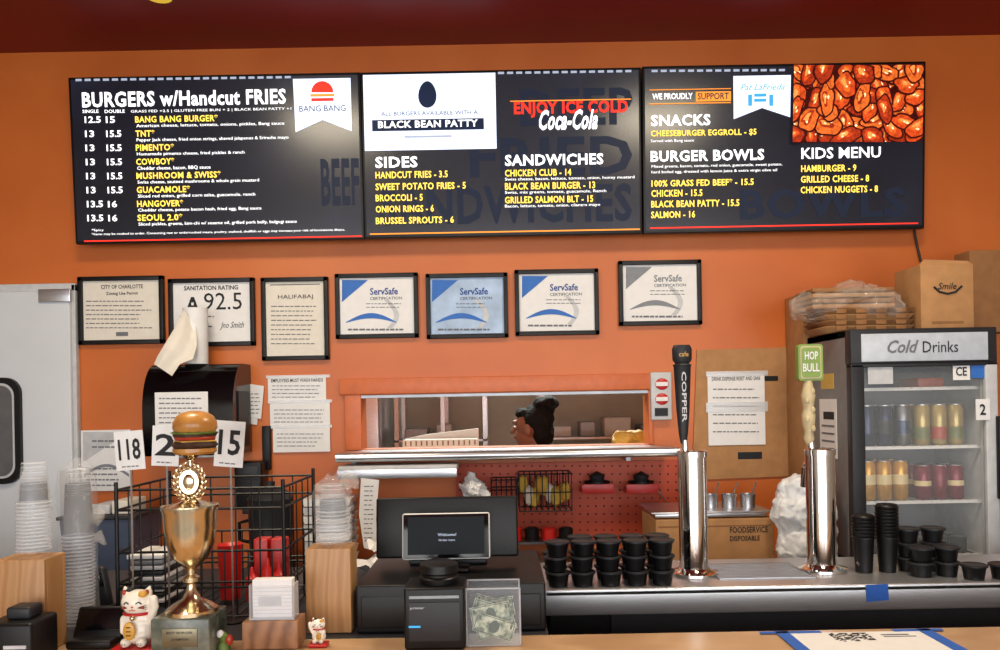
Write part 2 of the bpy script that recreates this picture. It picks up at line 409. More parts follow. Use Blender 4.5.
def fillL(b,d):
    b.ptext('BEEF',322,160,360,206,d,GHOST,.03)
    d-=.0015
    dashes(b,80,296,82,d,SP,79)
    b.ptext('BURGERS w/Handcut FRIES',86,95,288,110,d,SW,.03)
    b.ptext('SINGLE',86,112,102,115.3,d,SW); b.ptext('DOUBLE',108,112,128,115.3,d,SW)
    b.ptext('GRASS FED +2.5 | GLUTEN FREE BUN + 2 | BLACK BEAN PATTY +1',134,112.4,293,115.6,d,SW,.0)
    rows=[('12.5','15','BANG BANG BURGER*',220,'American cheese, lettuce, tomato, onions, pickles, Bang sauce',286),
     ('13','15.5','TNT*',157,'Pepper Jack cheese, fried onion strings, shaved jalapenos & Sriracha mayo',290),
     ('13','15.5','PIMENTO*',176,'Homemade pimento cheese, fried pickles & ranch',246),
     ('13','15.5','COWBOY*',176,'Cheddar cheese, bacon, BBQ sauce',212),
     ('13','15.5','MUSHROOM & SWISS*',222,'Swiss cheese, sauteed mushrooms & whole grain mustard',260),
     ('13','15.5','GUACAMOLE*',191,'Sliced red onion, grilled corn salsa, guacamole, ranch',256),
     ('13.5','16','HANGOVER*',184,'Cheddar cheese, potato bacon hash, fried egg, Bang sauce',262),
     ('13.5','16','SEOUL 2.0*',183,'Sliced pickles, greens, kim-chi w/ sesame oil, grilled pork belly, bulgogi sauce',297)]
    for i,(a,c,n,e,ds,de) in enumerate(rows):
        y=118.5+i*13.8
        b.ptext(a,88,y,104 if len(a)>2 else 97,y+6.5,d,SW,.02); b.ptext(c,109,y,124 if len(c)>2 else 118,y+6.5,d,SW,.02)
        b.ptext(n,138,y-.5,e,y+6.2,d,SY,.025)
        b.ptext(ds,139,y+7.6,de,y+11.6,d,SW,.005)
    b.ptext('*Spicy',92,229,104,232,d,SW,.0); b.ptext('*Items may be cooked to order. Consuming raw or undercooked meats, poultry, seafood, shellfish or eggs may increase your risk of food-borne illness.',92,233,345,236,d,SW,.0)
    b.prect(84,238,362,239.3,d,.0004,SR)
    b.pprism([(295,82),(352,81),(353,133),(324,122),(297,134)],d,.0004,SC)
    d-=.001
    b.pprism([(313,95)]+[(324+11*math.cos(t),95-11*math.sin(t)) for t in [math.pi*i/10 for i in range(10,-1,-1)]],d,.0004,SR)
    b.prect(312,96.5,336,99,d,.0004,SO); b.prect(313,100.5,335,103.5,d,.0004,SR)
    b.ptext('BANG BANG',301,108,347,114,d,SN,.0)
def item(b,d,t,x,y,x1,m=SY,h=6.8): b.ptext(t,x,y-h/2,x1,y+h/2,d,m,.025)
def fillM(b,d):
    for (t,x,y,x1,y1) in (('DEEP',520,92,632,128),('FRIED',470,140,632,178),('SANDWICHES',380,188,632,226)):
        b.ptext(t,x,y,x1,y1,d,GHOST,.03)
    d-=.0015
    dashes(b,498,636,75,d,SP,73)
    b.prect(365,77,496,151,d,.0004,SC)
    b.ptext('ENJOY ICE COLD',514,104,627,120,d,SR,.035)
    b.prect(510,102,630,103,d,.0004,SO)
    b.ptext('SIDES',376,158,418,169,d,SW,.03); b.ptext('SANDWICHES',505,156,603,167,d,SW,.03)
    for t,y,x1 in (('HANDCUT FRIES - 3.5',176,448),('SWEET POTATO FRIES - 5',187.5,466),('BROCCOLI - 5',198.5,423),('ONION RINGS - 6',209.5,434),('BRUSSEL SPROUTS - 6',221,454)):
        item(b,d,t,376,y,x1)
    for t,y,x1,ds,dx in (('CHICKEN CLUB - 14',174,571,'Swiss cheese, bacon, lettuce, tomato, onion, honey mustard',634),('BLACK BEAN BURGER - 13',187,595,'Swiss, mix greens, tomato, guacamole, Ranch',606),('GRILLED SALMON BLT - 15',200.5,593,'Bacon, lettuce, tomato, onion, cilantro mayo',600)):
        item(b,d,t,505,y,x1); b.ptext(ds,505,y+4.5,dx,y+8.2,d,SW,.0)
    b.prect(370,231,640,232.3,d,.0004,SO)
    d-=.001
    b.pprism([(428+9*math.cos(t)*(1-.12*math.sin(t)),97-13*math.sin(t)) for t in [2*math.pi*i/24 for i in range(24)]],d,.0004,SN)
    b.ptext('ALL BURGERS AVAILABLE WITH A',382,114,478,118,d,SN,.0)
    b.prect(373,121,484,132,d,.0004,SN); b.ptext('Coca-Cola',539,112,597,132,d-.001,SW,.03,.4)
    b.prect(405,137,452,139,d,.0004,SP)
    b.ptext('BLACK BEAN PATTY',379,123,478,130,d-.001,SW,.025)
def fillR(b,d):
    b.ptext('BOWLS',740,190,905,220,d,GHOST,.03)
    d-=.0015
    dashes(b,650,788,73,d,SP,72)
    b.prect(648,91.5,729,92.3,d,.0004,SO); b.prect(648,105,729,106,d,.0004,SO); b.prect(694,94,729,103.5,d,.0004,SO)
    b.ptext('WE PROUDLY',651,96,691,102,d,SW,.02)
    # close-up picture of saucy fried chicken pieces
    X0,X1,Y0,Y1=791,920,68,143
    b.prect(X0,Y0,X1,Y1,d,.0004,FW0)
    rs=random.Random(11); dd=d
    def pc(cx,cy,rx,ry,an,m,sd,amp=.22):
        nonlocal dd
        dd-=.00009; pts=[]
        for i in range(22):
            t=2*math.pi*i/22; k=1+amp*mnoise.noise(Vector((math.cos(t)*1.3+sd,math.sin(t)*1.3,sd)))*1.6
            x=rx*k*math.cos(t); y=ry*k*math.sin(t)
            x,y=x*math.cos(an)-y*math.sin(an),x*math.sin(an)+y*math.cos(an)
            pts.append((min(max(cx+x,X0),X1),min(max(cy+y,Y0),Y1)))
        xs=[p[0] for p in pts]; ys=[p[1] for p in pts]
        if max(xs)-min(xs)<1 or max(ys)-min(ys)<1: return
        b.pprism(pts,dd,.00005,m)
    spots=[(X0+4+i*15+rs.uniform(-5,5),Y0+5+j*13+rs.uniform(-4,4)) for i in range(9) for j in range(6)]
    rs.shuffle(spots)
    for k,(x,y) in enumerate(spots):
        an=rs.uniform(0,3.14); rx=rs.uniform(10,15); ry=rs.uniform(6,9)
        pc(x,y,rx+1.8,ry+1.8,an,FW0,k); pc(x,y,rx,ry,an,FW1[k%3],k)
        pc(x-1.5,y-1.5,rx*.6,ry*.5,an,FW1[(k+1)%3],k+.5,.4); pc(x-2,y-2,rx*.34,ry*.26,an,FW2,k+.3,.5)
        for q in range(2): pc(x+rs.uniform(-5,5),y+rs.uniform(-3,3),rs.uniform(.8,2),rs.uniform(.5,1),an,FW3,k+q,.4)
    b.pprism([(731,79),(788,78),(788,119),(760,110),(732,121)],d,.0004,SC)
    b.ptext('SNACKS',650,117,709,128,d,SW,.03); item(b,d,'CHEESEBURGER EGGROLL - $5',650,135.5,755)
    b.ptext('Served with Bang sauce',650,141,693,144.5,d,SW,0)
    b.ptext('BURGER BOWLS',650,152,763,163,d,SW,.03)
    b.ptext('Mixed greens, bacon, tomato, red onion, guacamole, sweet potato,',651,166,781,169.5,d,SW,0); b.ptext('hard boiled egg, dressed with lemon juice & extra virgin olive oil',651,171.5,776,175,d,SW,0)
    for t,y,x1 in (('100% GRASS FED BEEF* - 15.5',184,753),('CHICKEN - 15.5',194,702),('BLACK BEAN PATTY - 15.5',204.5,739),('SALMON - 16',215,695)): item(b,d,t,651,y,x1)
    b.ptext('KIDS MENU',800,149,879,160,d,SW,.015)
    for t,y,x1 in (('HAMBURGER - 9',169.5,855),('GRILLED CHEESE - 8',180,868),('CHICKEN NUGGETS - 8',190.5,877)): item(b,d,t,800,y,x1)
    b.prect(650,225,918,226.3,d,.0004,SR)
    d-=.001
    b.ptext('SUPPORT',696,95.5,727,102,d,SN,.02)
    b.ptext('Pat LaFrieda',738,87,782,93,d,SBL,.0,.4)
    for a_ in ((746,97,750,108),(752,96,764,99),(752,101,764,104),(767,97,771,108)): b.prect(*a_,d,.0004,SBL)
tv(74,78,363,241.5,fillL); tv(363,73,641,236,fillM); tv(642,67,923,231,fillR)
b=B('tv_cable'); b.tube([P(906,222,3.57),P(914,228,3.585),P(917,245,3.59),P(921,262,3.585)],.005,BLACK); b.done()

# ================================================================ FRAMES
def frame(x0,y0,x1,y1,paper,fill,nm='framed_certificate'):
    b=B(nm); d=3.573; w=4.3
    p=P((x0+x1)/2,(y0+y1)/2,d); hw=(x1-x0)*d/F/2; hh=(y1-y0)*d/F/2; ww=w*d/F
    b.box(p.x-hw,p.x+hw,d,d+.025,p.z+hh-ww,p.z+hh,BLACK,.002); b.box(p.x-hw,p.x+hw,d,d+.025,p.z-hh,p.z-hh+ww,BLACK,.002)
    b.box(p.x-hw,p.x-hw+ww,d,d+.025,p.z-hh,p.z+hh,BLACK,.002); b.box(p.x+hw-ww,p.x+hw,d,d+.025,p.z-hh,p.z+hh,BLACK,.002)
    b.box(p.x-hw+ww,p.x+hw-ww,d+.014,d+.024,p.z-hh+ww,p.z+hh-ww,paper)
    fill(b,d+.0125); b.done()
def fa(b,d):
    b.ptext('CITY OF CHARLOTTE',101,285,143,289,d,INK); b.ptext('Zoning Use Permit',106,292,138,296,d,INK)
    b.plines(86,299,154,330,7,d,INKG,.22); b.prect(116,332,128,336,d,.0004,INKG)
def fb(b,d):
    b.ptext('SANITATION RATING',184,286,238,290.5,d,INK,.02)
    b.pprism([(186,311),(191,297),(194,297),(199,311),(196,311),(194.9,307.5),(190.1,307.5),(189,311)],d,.0004,INK); b.prect(191.3,302.5,193.7,305.3,d-.0005,.0004,WHITE)
    b.ptext('92.5',204,293,242,310,d,INK,.0)
    b.plines(180,314,215,334,4,d,INKG,.22); b.ptext('Jno Smith',220,322,244,330,d,INK,0,.4)
def fc(b,d):
    b.ptext('HALIFABAJ',278,295,313,300,d,INK,.0); b.prect(270,284,320,285,d,.0004,INKG)
    b.plines(271,304,319,346,9,d,INKG,.2)
def fs(x,y,bl,tb=None):
    def f(b,d):
        b.pprism([(x,y+2),(x+26,y+2),(x,y+24)],d,.0004,bl)
        b.ptext('ServSafe',x+28,y+10,x+56,y+17,d,bl if bl is SGREY else SBLUE2,.02); b.ptext('CERTIFICATION',x+28,y+19,x+60,y+22,d,INKG)
        b.plines(x+24,y+24,x+62,y+31,2,d,INKG,.2)
        pts=[(x+4+i*3.6, y+44-9*math.sin(i/14*math.pi)) for i in range(15)]
        low=[(px_,py_+4.5*math.sin(i/14*math.pi)+.8) for i,(px_,py_) in enumerate(pts)]
        b.pprism(pts+low[::-1],d-.0005,.0004,bl)
        pts=[(x+42+10*math.sin(i/10*math.pi*.9),y+22+i*2.8) for i in range(11)]
        low=[(px_+5,py_) for px_,py_ in pts]
        b.pprism(pts+low[::-1],d,.0004,LGREY)
        b.plines(x+6,y+49,x+62,y+54,1,d-.001,INKG,.35)
    return f
frame(77.5,276,163,344,CREAM,fa); frame(168,278,254,346,WHITE,fb); frame(261,277,328,360,CREAM,fc)
frame(335,273,418,338,WHITE,fs(342,278,SBLUE))
frame(426,273,508,338,PBLUE,fs(432,278,SBLUE))
frame(515,269,599,335,WHITE,fs(522,274,SBLUE)); frame(619,260,702,325,WHITE,fs(626,265,SGREY))

# ================================================================ WALL ITEMS
def sheet(nm,x0,y0,x1,y1,n,m=WHITE,d=3.594,head=None,tape=None,t=.002):
    b=B(nm); b.prect(x0,y0,x1,y1,d,t,m); 
    if head: b.ptext(head,x0+3,y0+3,x1-3,y0+6.5,d-.001,INK)
    b.plines(x0+4,y0+8,x1-4,y1-4,n,d-.001,INKG,.2)
    if tape:
        for t_ in tape: b.prect(*t_,d-.002,.001,CLEAR2)
    b.done()
sheet('taped_notice',268,376,326,403,4,d=3.596,head='EMPLOYEES MUST WASH HANDS',tape=[(266,375,330,378)])
sheet('taped_notice',270,400,330,428,4,d=3.592,tape=[(268,400,332,403)])
sheet('taped_notice',273,424,330,452,4,d=3.588,tape=[(271,425,332,428)])
b=B('paper_tag_cluster')
for i,(x,y) in enumerate(((243,385),(246,390),(250,384))):
    b.pprism([(x,y),(x+14,y+2),(x+11,y+35),(x-1,y+33)],3.594-.003*i,.0025,WHITE)
b.plines(251,392,260,415,6,3.587,INKG,.25); b.done()
b=B('cardboard_wall_panel'); b.pprism([(697,350),(793,347),(793,476),(692,480)],3.59,.008,KRAFT)
for t in ((708,376,722,381),(760,376,778,381),(738,452,762,459)): b.prect(*t,3.588,.002,BLACK)
b.done()
b=B('taped_notice'); b.prect(708,373,765,445,3.584,.002,WHITE); b.ptext('DRINK DISPENSE RESET AND SANI',712,377,760,381,3.583,INK)
b.plines(713,385,760,436,6,3.583,INKG,.14); b.prect(706,402,768,412,3.582,.001,CLEAR2); b.prect(706,371,768,376,3.582,.001,CLEAR2); b.done()
b=B('pressure_gauge_panel'); b.prect(651,372,672,420,3.56,.038,LGREY,.006)
for y in (384,399): b.ell(P(662,y,3.558),(.03,.006,.026),REDP,14); b.prect(656,y-2,668,y+2,3.55,.004,WHITE)
b.prect(655,408,668,416,3.556,.004,BLACK); b.done()
b=B('paper_towel_dispenser')
d=3.35
x0,x1=P(142,410,d).x,P(233,410,d).x; z0,z1=P(188,456,d).z,P(188,363,d).z
pr=[(WI,z0)]+[(d+.02,z0),(d,z0+.05)]+[(d+.13-.13*math.cos(t),z1-.2+.2*math.sin(t)) for t in [math.pi/2*i/8 for i in range(9)]]+[(WI,z1)]
vs=[(x0,y,z) for y,z in pr]+[(x1,y,z) for y,z in pr]; L=len(pr)
b.add(vs,[tuple(range(L)),tuple(range(2*L-1,L-1,-1))]+[(i,L+i,L+(i+1)%L,(i+1)%L) for i in range(L)],BLACKG)
b.box(x0+.03,x1-.03,d+.02,d+.2,z0-.008,z0,STEELD)
b.box(x0-.008,x0,d+.06,d+.24,z0+.03,z1-.12,BLACK); b.box(x1,x1+.006,d+.06,d+.2,z0+.03,z1-.12,BLACK)
b.prect(155,392,208,429,d-.004,.004,WHITE); b.plines(159,396,204,425,6,d-.006,INKG,.22)
b.done()
b=B('paper_towel_roll')
zt=P(194,308,3.45).z; cx=P(194,335,3.45).x
b.lathe(cx,3.47,[(0,z1+.001),(.05,z1+.001),(.052,zt),(.02,zt+.002),(.02,zt-.1)],WHITE)
vs=[];fs=[]
for (xa_,ya_,dd_,xb_,yb_) in [(184,310,3.42,196,326),(177,324,3.39,197,345),(166,342,3.345,193,359),(157,357,3.335,180,364),(154,364,3.328,172,376)]:
    for k_ in range(6):
        f_=k_/5; vs.append(P(xa_+(xb_-xa_)*f_,ya_+(yb_-ya_)*f_,dd_-.014*math.sin(f_*math.pi*2)))
for i in range(4):
    for k_ in range(5): fs.append((i*6+k_,i*6+k_+1,(i+1)*6+k_+1,(i+1)*6+k_))
b.add(vs,fs,CREAM)
b.done()
b=B('door_1')
d=3.55; xr=P(71,400,d).x; xl=xr-.92; zt=P(40,291,d).z
b.box(xl,xr,d,WI,0.02,zt,DOORM,.006); b.box(xr,xr+.018,d+.015,WI,0,zt+.03,LGREY,.003); b.box(xl-.05,xr+.018,d+.015,WI,zt,zt+.035,LGREY,.003); b.box(xl-.05,xl,d+.015,WI,0,zt,LGREY)
b.prect(38,289,70,302,d-.012,.012,STEEL,.003); b.prect(60,470,69,520,d-.012,.012,LGREY,.003)
def rr(cx,cz,w,h,r): 
    o=[]
    for (sx,sz,a) in ((1,1,0),(-1,1,math.pi/2),(-1,-1,math.pi),(1,-1,1.5*math.pi)):
        o+=arc(cx+sx*(w-r),cz+sz*(h-r),r,r,a,a+math.pi/2,6)
    return o
wc=P(-12,431,d)
b.prism(rr(wc.x,wc.z,.155,.235,.07),d-.02,d,BLACK); b.prism(rr(wc.x,wc.z,.13,.21,.055),d-.022,d-.019,LGREY); b.prism(rr(wc.x,wc.z,.122,.2,.05),d-.024,d-.021,STEELD)
b.done()
b=B('wall_pamphlet') if False else B('certificate_pamphlet'); b.prect(81,430,131,491,3.583,.013,WHITE,.002); b.pprism([(83,432),(129,432),(83,462)],3.5815,.001,LGREY)
pts=[(84+i*3,474-10*math.sin(i/15*math.pi)) for i in range(16)]; b.pprism(pts+[(x,y+3) for x,y in pts[::-1]],3.581,.001,SGREY); b.plines(86,466,126,488,4,3.58,INKG,.25); b.plines(92,438,124,450,2,3.58,INKG,.25); b.done()
b=B('soap_dispenser'); b.prect(234,462,262,508,3.49,.1,BLACK,.01); b.prect(238,466,258,480,3.485,.006,DGREY,.002); b.prect(242,508,254,514,3.5,.06,DGREY,.003); b.prect(262,426,270,470,3.57,.025,BLACK,.003); b.done()

# ================================================================ pass shelf, pegboard
b=B('pass_through_shelf')
z=oz0
xa,xb=P(335,455,3.3).x,P(680,450,3.3).x
b.box(xa,xb,3.33,WI,z-.022,z-.002,STEEL,.003)
b.tube([(xa,3.32,z-.016),(xb,3.32,z-.016)],.02,STEEL,14)
for x in (xa+.04,xb-.2): b.box(x,x+.02,3.45,WI,z-.06,z-.022,STEELD)
b.done()
b=B('ticket_shelf'); p=P(337,473,3.28); q=P(457,473,3.28); zt=z-.05; b.box(p.x,q.x,3.29,3.44,p.z-.0,zt,LGREY,.006); b.box(p.x,q.x,3.275,3.288,p.z-.026,p.z+.012,STEEL,.002); b.box(p.x+.2,p.x+.22,3.3,WI,p.z-.02,p.z,STEELD)
b.done()
b=B('hanging_receipt'); b.pprism([(361,478),(379,480),(376,520),(380,552),(364,548),(359,515)],3.265,.002,WHITE); b.plines(364,484,374,540,12,3.264,INKG,.2); b.done()
b=B('pegboard')
b.prect(456,462,682,542,3.583,.015,REDP2)
for i in range(28):
    for j in range(10):
        c=P(460+i*8,466+j*8,3.583); b.cyl((c.x,3.5815,c.z),(c.x,3.584,c.z),.0045,.0045,INK,6)
b.done()
def wbasket(nm,x0,y0,x1,y1,d,dep,m,fill=None,nv=7):
    b=B(nm); a=P(x0,y0,d); c=P(x1,y1,d); a.z=P((x0+x1)/2,y0,d).z; c.z=P((x0+x1)/2,y1,d).z
    for z in (a.z,(a.z+c.z)/2,c.z):
        b.ring([(a.x,d,z),(c.x,d,z),(c.x,d+dep,z),(a.x,d+dep,z)],.003,m,5)
    for i in range(nv+1):
        x=a.x+(c.x-a.x)*i/nv; b.tube([(x,d,a.z),(x,d,c.z)],.0025,m,5);b.tube([(x,d,c.z),(x,d+dep,c.z)],.0025,m,5);b.tube([(x,d+dep,c.z),(x,d+dep,a.z)],.0025,m,5)
    if fill: fill(b,a,c)
    b.done()
def fy(b,a,c):
    for i in range(9): b.ell((a.x+.02+i*(c.x-a.x-.04)/8,3.5+random.uniform(-.02,.02),c.z+.05+random.uniform(0,.06)),(.024,.03,.045),[YEL,CREAM,YEL,CHEESE][i%4],8)
wbasket('wire_basket',519,474,572,511,3.43,.145,BLACK,fy,9)
wbasket('wire_basket',491,480,517,500,3.45,.12,BLACK,None,5)
for x,y in ((597,481),(641,481)):
    b=B('hanging_condiment_bowl'); b.plathe(x,3.52,[(0,y+9),(8,y+8),(12,y),(13,y),(13,y+2)],BLACK); b.plathe(x,3.52,[(6,y+2),(8,y-6),(0,y-10)],DGREY)
    c=P(x,y,3.5); b.box(c.x-.07,c.x+.07,3.47,3.58,c.z-.05,c.z-.036,REDP,.003); b.box(c.x-.07,c.x+.07,3.465,3.472,c.z-.05,c.z-.01,REDP,.002); b.done()
b=B('red_jar_row')
for i in range(5): b.plathe(498+i*17,3.52,[(0,541),(7,541),(7,529),(5,527),(0,527)],REDP if i%2 else BLACK)
p=P(490,541,3.5); q=P(575,541,3.5); b.box(p.x,q.x,3.46,3.58,p.z-.012,p.z-.001,STEELD); b.done()
b=B('hanging_whisk'); b.tube([P(657,488,3.55),P(668,505,3.56),P(672,522,3.56)],.004,STEEL); b.done()
b=B('crumpled_paper_bag'); p=P(473,500,3.4); b.blob([('e',(p.x,3.42,p.z+.045),(.05,.05,.045)),('e',(p.x-.01,3.42,p.z+.09),(.03,.03,.03)),('c',(p.x-.03,3.42,p.z+.05),(p.x+.05,3.42,p.z+.02),.025,.02)],.008,WHITE,1); b.rumple(0,.018,35)
b.box(p.x-.07,p.x+.065,3.36,3.58,p.z-.012,p.z-.002,STEELD); b.done()

# ================================================================ COUNTERS
CZ=1.07
b=B('front_counter')
b.box(-2.7,2.6,1.25,1.8,CZ-.035,CZ,WOODT,.003); b.box(-2.65,2.55,1.33,1.76,0,CZ-.035,BRICK)
b.box(-2.7,.1,1.8,2.6,CZ-.035,CZ,DGREY,.003); b.box(-2.65,.08,1.76,2.56,0,CZ-.035,DGREY)
b.done()
BARS=mat('bar_top_steel',(216,218,222),.34,.9,ns=20,na=.06,stretch=(1,12,12))
b=B('bar_counter')
b.box(.115,2.9,2.22,2.6,CZ-.02,CZ,BARS,.004); b.box(.115,2.9,2.22,2.235,CZ-.072,CZ-.005,BARS,.003)
b.box(.13,2.88,2.25,2.58,0,CZ-.03,BLACK)
b.box(.62,.9,2.3,2.52,CZ,CZ+.002,STEELD)
for i in range(11): b.box(.625,.895,2.305+i*.019,2.313+i*.019,CZ+.002,CZ+.004,STEEL)
b.box(.3,2.9,2.235,2.25,CZ-.16,CZ-.07,DGREY)
b.done()
b=B('blue_tape_piece'); b.pprism([(866,585),(888,584),(889,600),(867,602)],2.217,.002,BLUET); b.done()
b=B('back_counter'); b.box(.3,3.05,2.88,WI,.86,.9,STEEL,.004); b.box(.33,3.02,2.92,WI-.02,0,.86,DGREY); b.box(-1.84,.2,3.05,WI,.86,.9,STEEL,.004); b.box(-1.8,.17,3.1,WI-.02,0,.86,DGREY); b.done()
b=B('counter_qr_sign')
a=G(785,634,CZ); e=G(925,634,CZ); 
b.box(a.x,e.x+.0,1.5,a.y,CZ+.0005,CZ+.002,WHITE)
for i in range(14):
    for j in range(10):
        if random.random()<.5: b.box(a.x+.09+i*.006,a.x+.096+i*.006,a.y-.014-j*.006,a.y-.008-j*.006,CZ+.002,CZ+.0024,INK)
b.box(e.x-.1,e.x-.04,a.y-.03,a.y-.022,CZ+.002,CZ+.0024,INKG); b.box(e.x-.1,e.x-.03,a.y-.042,a.y-.036,CZ+.002,CZ+.0024,INKG)
b.done()
b=B('blue_tape_strips')
for x in (a.x-.02,e.x-.005): b.box(x,x+.028,1.5,a.y+.012,CZ+.0026,CZ+.0034,BLUET)
b.box(a.x-.055,a.x+.08,a.y-.004,a.y+.01,CZ+.0026,CZ+.0034,BLUET); b.box(e.x-.06,e.x+.05,a.y-.004,a.y+.01,CZ+.0026,CZ+.0034,BLUET); b.done()

# ================================================================ TAP TOWERS
def tower(px,pybase,pytop,r):
    g=G(px,pybase); d=g.y; b=B('beer_tap_tower'); rr_=r*d/F; zt=P(px,pytop,d).z
    z=CZ+.001
    b.lathe(g.x,d,[(0,z),(rr_*1.7,z),(rr_*1.7,z+.008),(rr_*1.2,z+.014),(rr_*1.02,z+.02),(rr_,z+.03),(rr_,zt-.02),(rr_*1.07,zt-.02),(rr_*1.07,zt-.004),(rr_*.9,zt),(0,zt)],CHROME,36)
    b.cyl((g.x,d+rr_,zt-.06),(g.x,d+rr_+.06,zt-.06),.014,.014,CHROME); b.tube([(g.x,d+rr_+.05,zt-.06),(g.x,d+rr_+.08,zt-.07),(g.x,d+rr_+.09,zt-.13)],.011,CHROME,10)
    return b,g,d,zt
b,g,d,zt=tower(694,574,450,14)
p0=P(685,446,d+.0); p1=P(682,345,d)
b.cyl((p0.x,d,zt-.005),(p0.x,d,zt+.03),.011,.009,CHROME)
pr=[(.009,zt+.02),(.014,zt+.05),(.02,zt+.12),(.026,zt+.25),(.029,p1.z-.06),(.021,p1.z-.055),(.029,p1.z-.045),(.03,p1.z-.012),(.024,p1.z),(0,p1.z)]
b.lathe(p0.x-.004,d,pr,DGREY,10,0,1,.6)
b.text('COPPER',p0.x-.011,p1.z-.08,.15,.014,d-.0195,LGREY,.02,0,'vert')
b.text('cafe',p0.x-.017,p1.z-.035,.028,.014,d-.0195,CHEESE,.0)
b.done()
b,g,d,zt=tower(822,570,448,14)
px=P(809,440,d).x; z1=P(811,380,d).z; z2=P(811,345,d).z
b.cyl((px+.008,d,zt-.005),(px+.005,d,zt+.03),.011,.009,CHROME)
b.lathe(px,d,[(.01,zt+.015),(.016,zt+.03),(.012,zt+.05),(.018,zt+.07),(.02,zt+.1),(.015,zt+.12),(.018,zt+.14),(.021,zt+.16),(.016,zt+.18),(.012,z1)],IVORY,14)
for i in range(5): b.ell((px+(-1)**i*.008,d-.014,zt+.06+i*.028),(.008,.007,.01),IVORY,8)
b.prism(rr(px+.005,(z1+z2)/2,.037,(z2-z1)/2+.002,.01),d-.012,d+.012,GREEN); b.prism(rr(px+.005,(z1+z2)/2,.031,(z2-z1)/2-.004,.008),d-.0135,d-.011,IVORY); b.prism(rr(px+.005,(z1+z2)/2,.028,(z2-z1)/2-.008,.008),d-.0145,d-.0125,GREEN)
b.text('HOP',px-.014,(z1+z2)/2+.008,.04,.025,d-.0155,WHITE,.02); b.text('BULL',px-.02,(z1+z2)/2-.028,.05,.025,d-.0155,WHITE,.02)
b.done()

# ================================================================ SAUCE CUPS
def scup(b,x,y,z,r=.033,h=.04):
    b.lathe(x,y,[(0,z),(r*.78,z),(r*.95,z+h*.85),(r*1.08,z+h*.86),(r*1.08,z+h*.98),(0,z+h)],BLACK,18)
    b.lathe(x,y,[(r*1.1,z+h*.9),(r*1.1,z+h*1.0),(r*.98,z+h*1.04),(r*.9,z+h*1.0),(0,z+h*1.0)],DGREY,18)
b=B('sauce_cup_stack')
g=G(558,589)
for row in range(2):
    for i in range(5):
        hgt=3 if not(i==0 and row==1) else 2
        for k_ in range(hgt): scup(b,g.x+i*.0745+random.uniform(-.003,.003),g.y+.035+row*.078,CZ+.001+k_*.043)
b.done()
b=B('sauce_cup_stack'); g=G(921,576)
for i in range(2):
    for r_ in range(2):
        for k_ in range(3-(r_==0)): scup(b,g.x+i*.075,g.y+r_*.075,CZ+.001+k_*.043)
b.done()
b=B('sauce_cup_stack'); g=G(972,578)
for i in range(3): scup(b,g.x+i*.08,g.y-.01,CZ+.001)
b.done()
b=B('black_cup_stack'); g=G(864,572)
for j in range(2):
    x=g.x+j*.07; y=g.y+.0; top=.17+.03*j; z0_=CZ+.001
    b.lathe(x,y,[(0,z0_),(.024,z0_),(.03,z0_+.1)]+[q for k_ in range(int((top-.1)/.01)) for q in ((.033,z0_+.1+k_*.01),(.033,z0_+.104+k_*.01),(.03,z0_+.106+k_*.01))]+[(.028,z0_+top),(0,z0_+top-.01)],BLACK,20)
b.done()

# ================================================================ BACK-COUNTER ITEMS
b=B('cardboard_carton'); d=3.1
x0,x1=P(656,545,d).x,P(774,545,d).x; z1=P(717,519,d).z
b.box(x0,x1,d,d+.3,.901,z1,KRAFT,.003); b.box(x0+.01,x1-.01,d-.001,d+.001,z1-.03,z1-.025,KRAFT2); b.box(x0,x1,d+.145,d+.155,z1,z1+.001,CREAM)
b.ptext('FOODSERVICE',730,527,768,533,d-.002,INK); b.ptext('DISPOSABLE',730,536,760,541,d-.002,INK); b.prect(682,540,700,552,d-.0015,.001,WHITE); b.done()
b=B('steel_hotel_pan'); z=z1+.001
b.box(x0-.0,x1-.02,d+.02,d+.28,z+.001,z+.02,STEEL,.004); b.box(x0-.015,x1-.005,d+.0,d+.3,z+.02,z+.028,STEEL,.003)
for i in range(4):
    xx=x0+.17+i*.075
    b.lathe(xx,d+.12,[(0,z+.028),(.028,z+.028),(.03,z+.08),(.032,z+.08),(.026,z+.03)],STEEL,16); b.tube([(xx,d+.12,z+.04),(xx+.03,d+.1,z+.13)],.003,STEEL)
b.tube([(x0+.12,d+.05,z+.05),(x0+.1,d+.05,z+.11),(x0+.14,d+.05,z+.14),(x0+.19,d+.05,z+.08)],.004,BLACK)
b.done()
b=B('white_plastic_bag'); d=3.04; c=P(807,560,d)
zz=.9
b.blob([('e',(c.x,d,zz+.12),(.115,.09,.11)),('e',(c.x-.02,d,zz+.26),(.115,.08,.1)),('e',(c.x+.03,d,zz+.22),(.085,.08,.12)),('e',(c.x-.03,d,zz+.34),(.075,.06,.06)),('e',(c.x+.03,d,zz+.35),(.06,.05,.05))],.007,BAG,1)
b.rumple(0,.015,20); b.rumple(0,.003,60)
mz=min(v.z for v in b.v)
for v in b.v: v.z+=.902-mz
b.done(80)

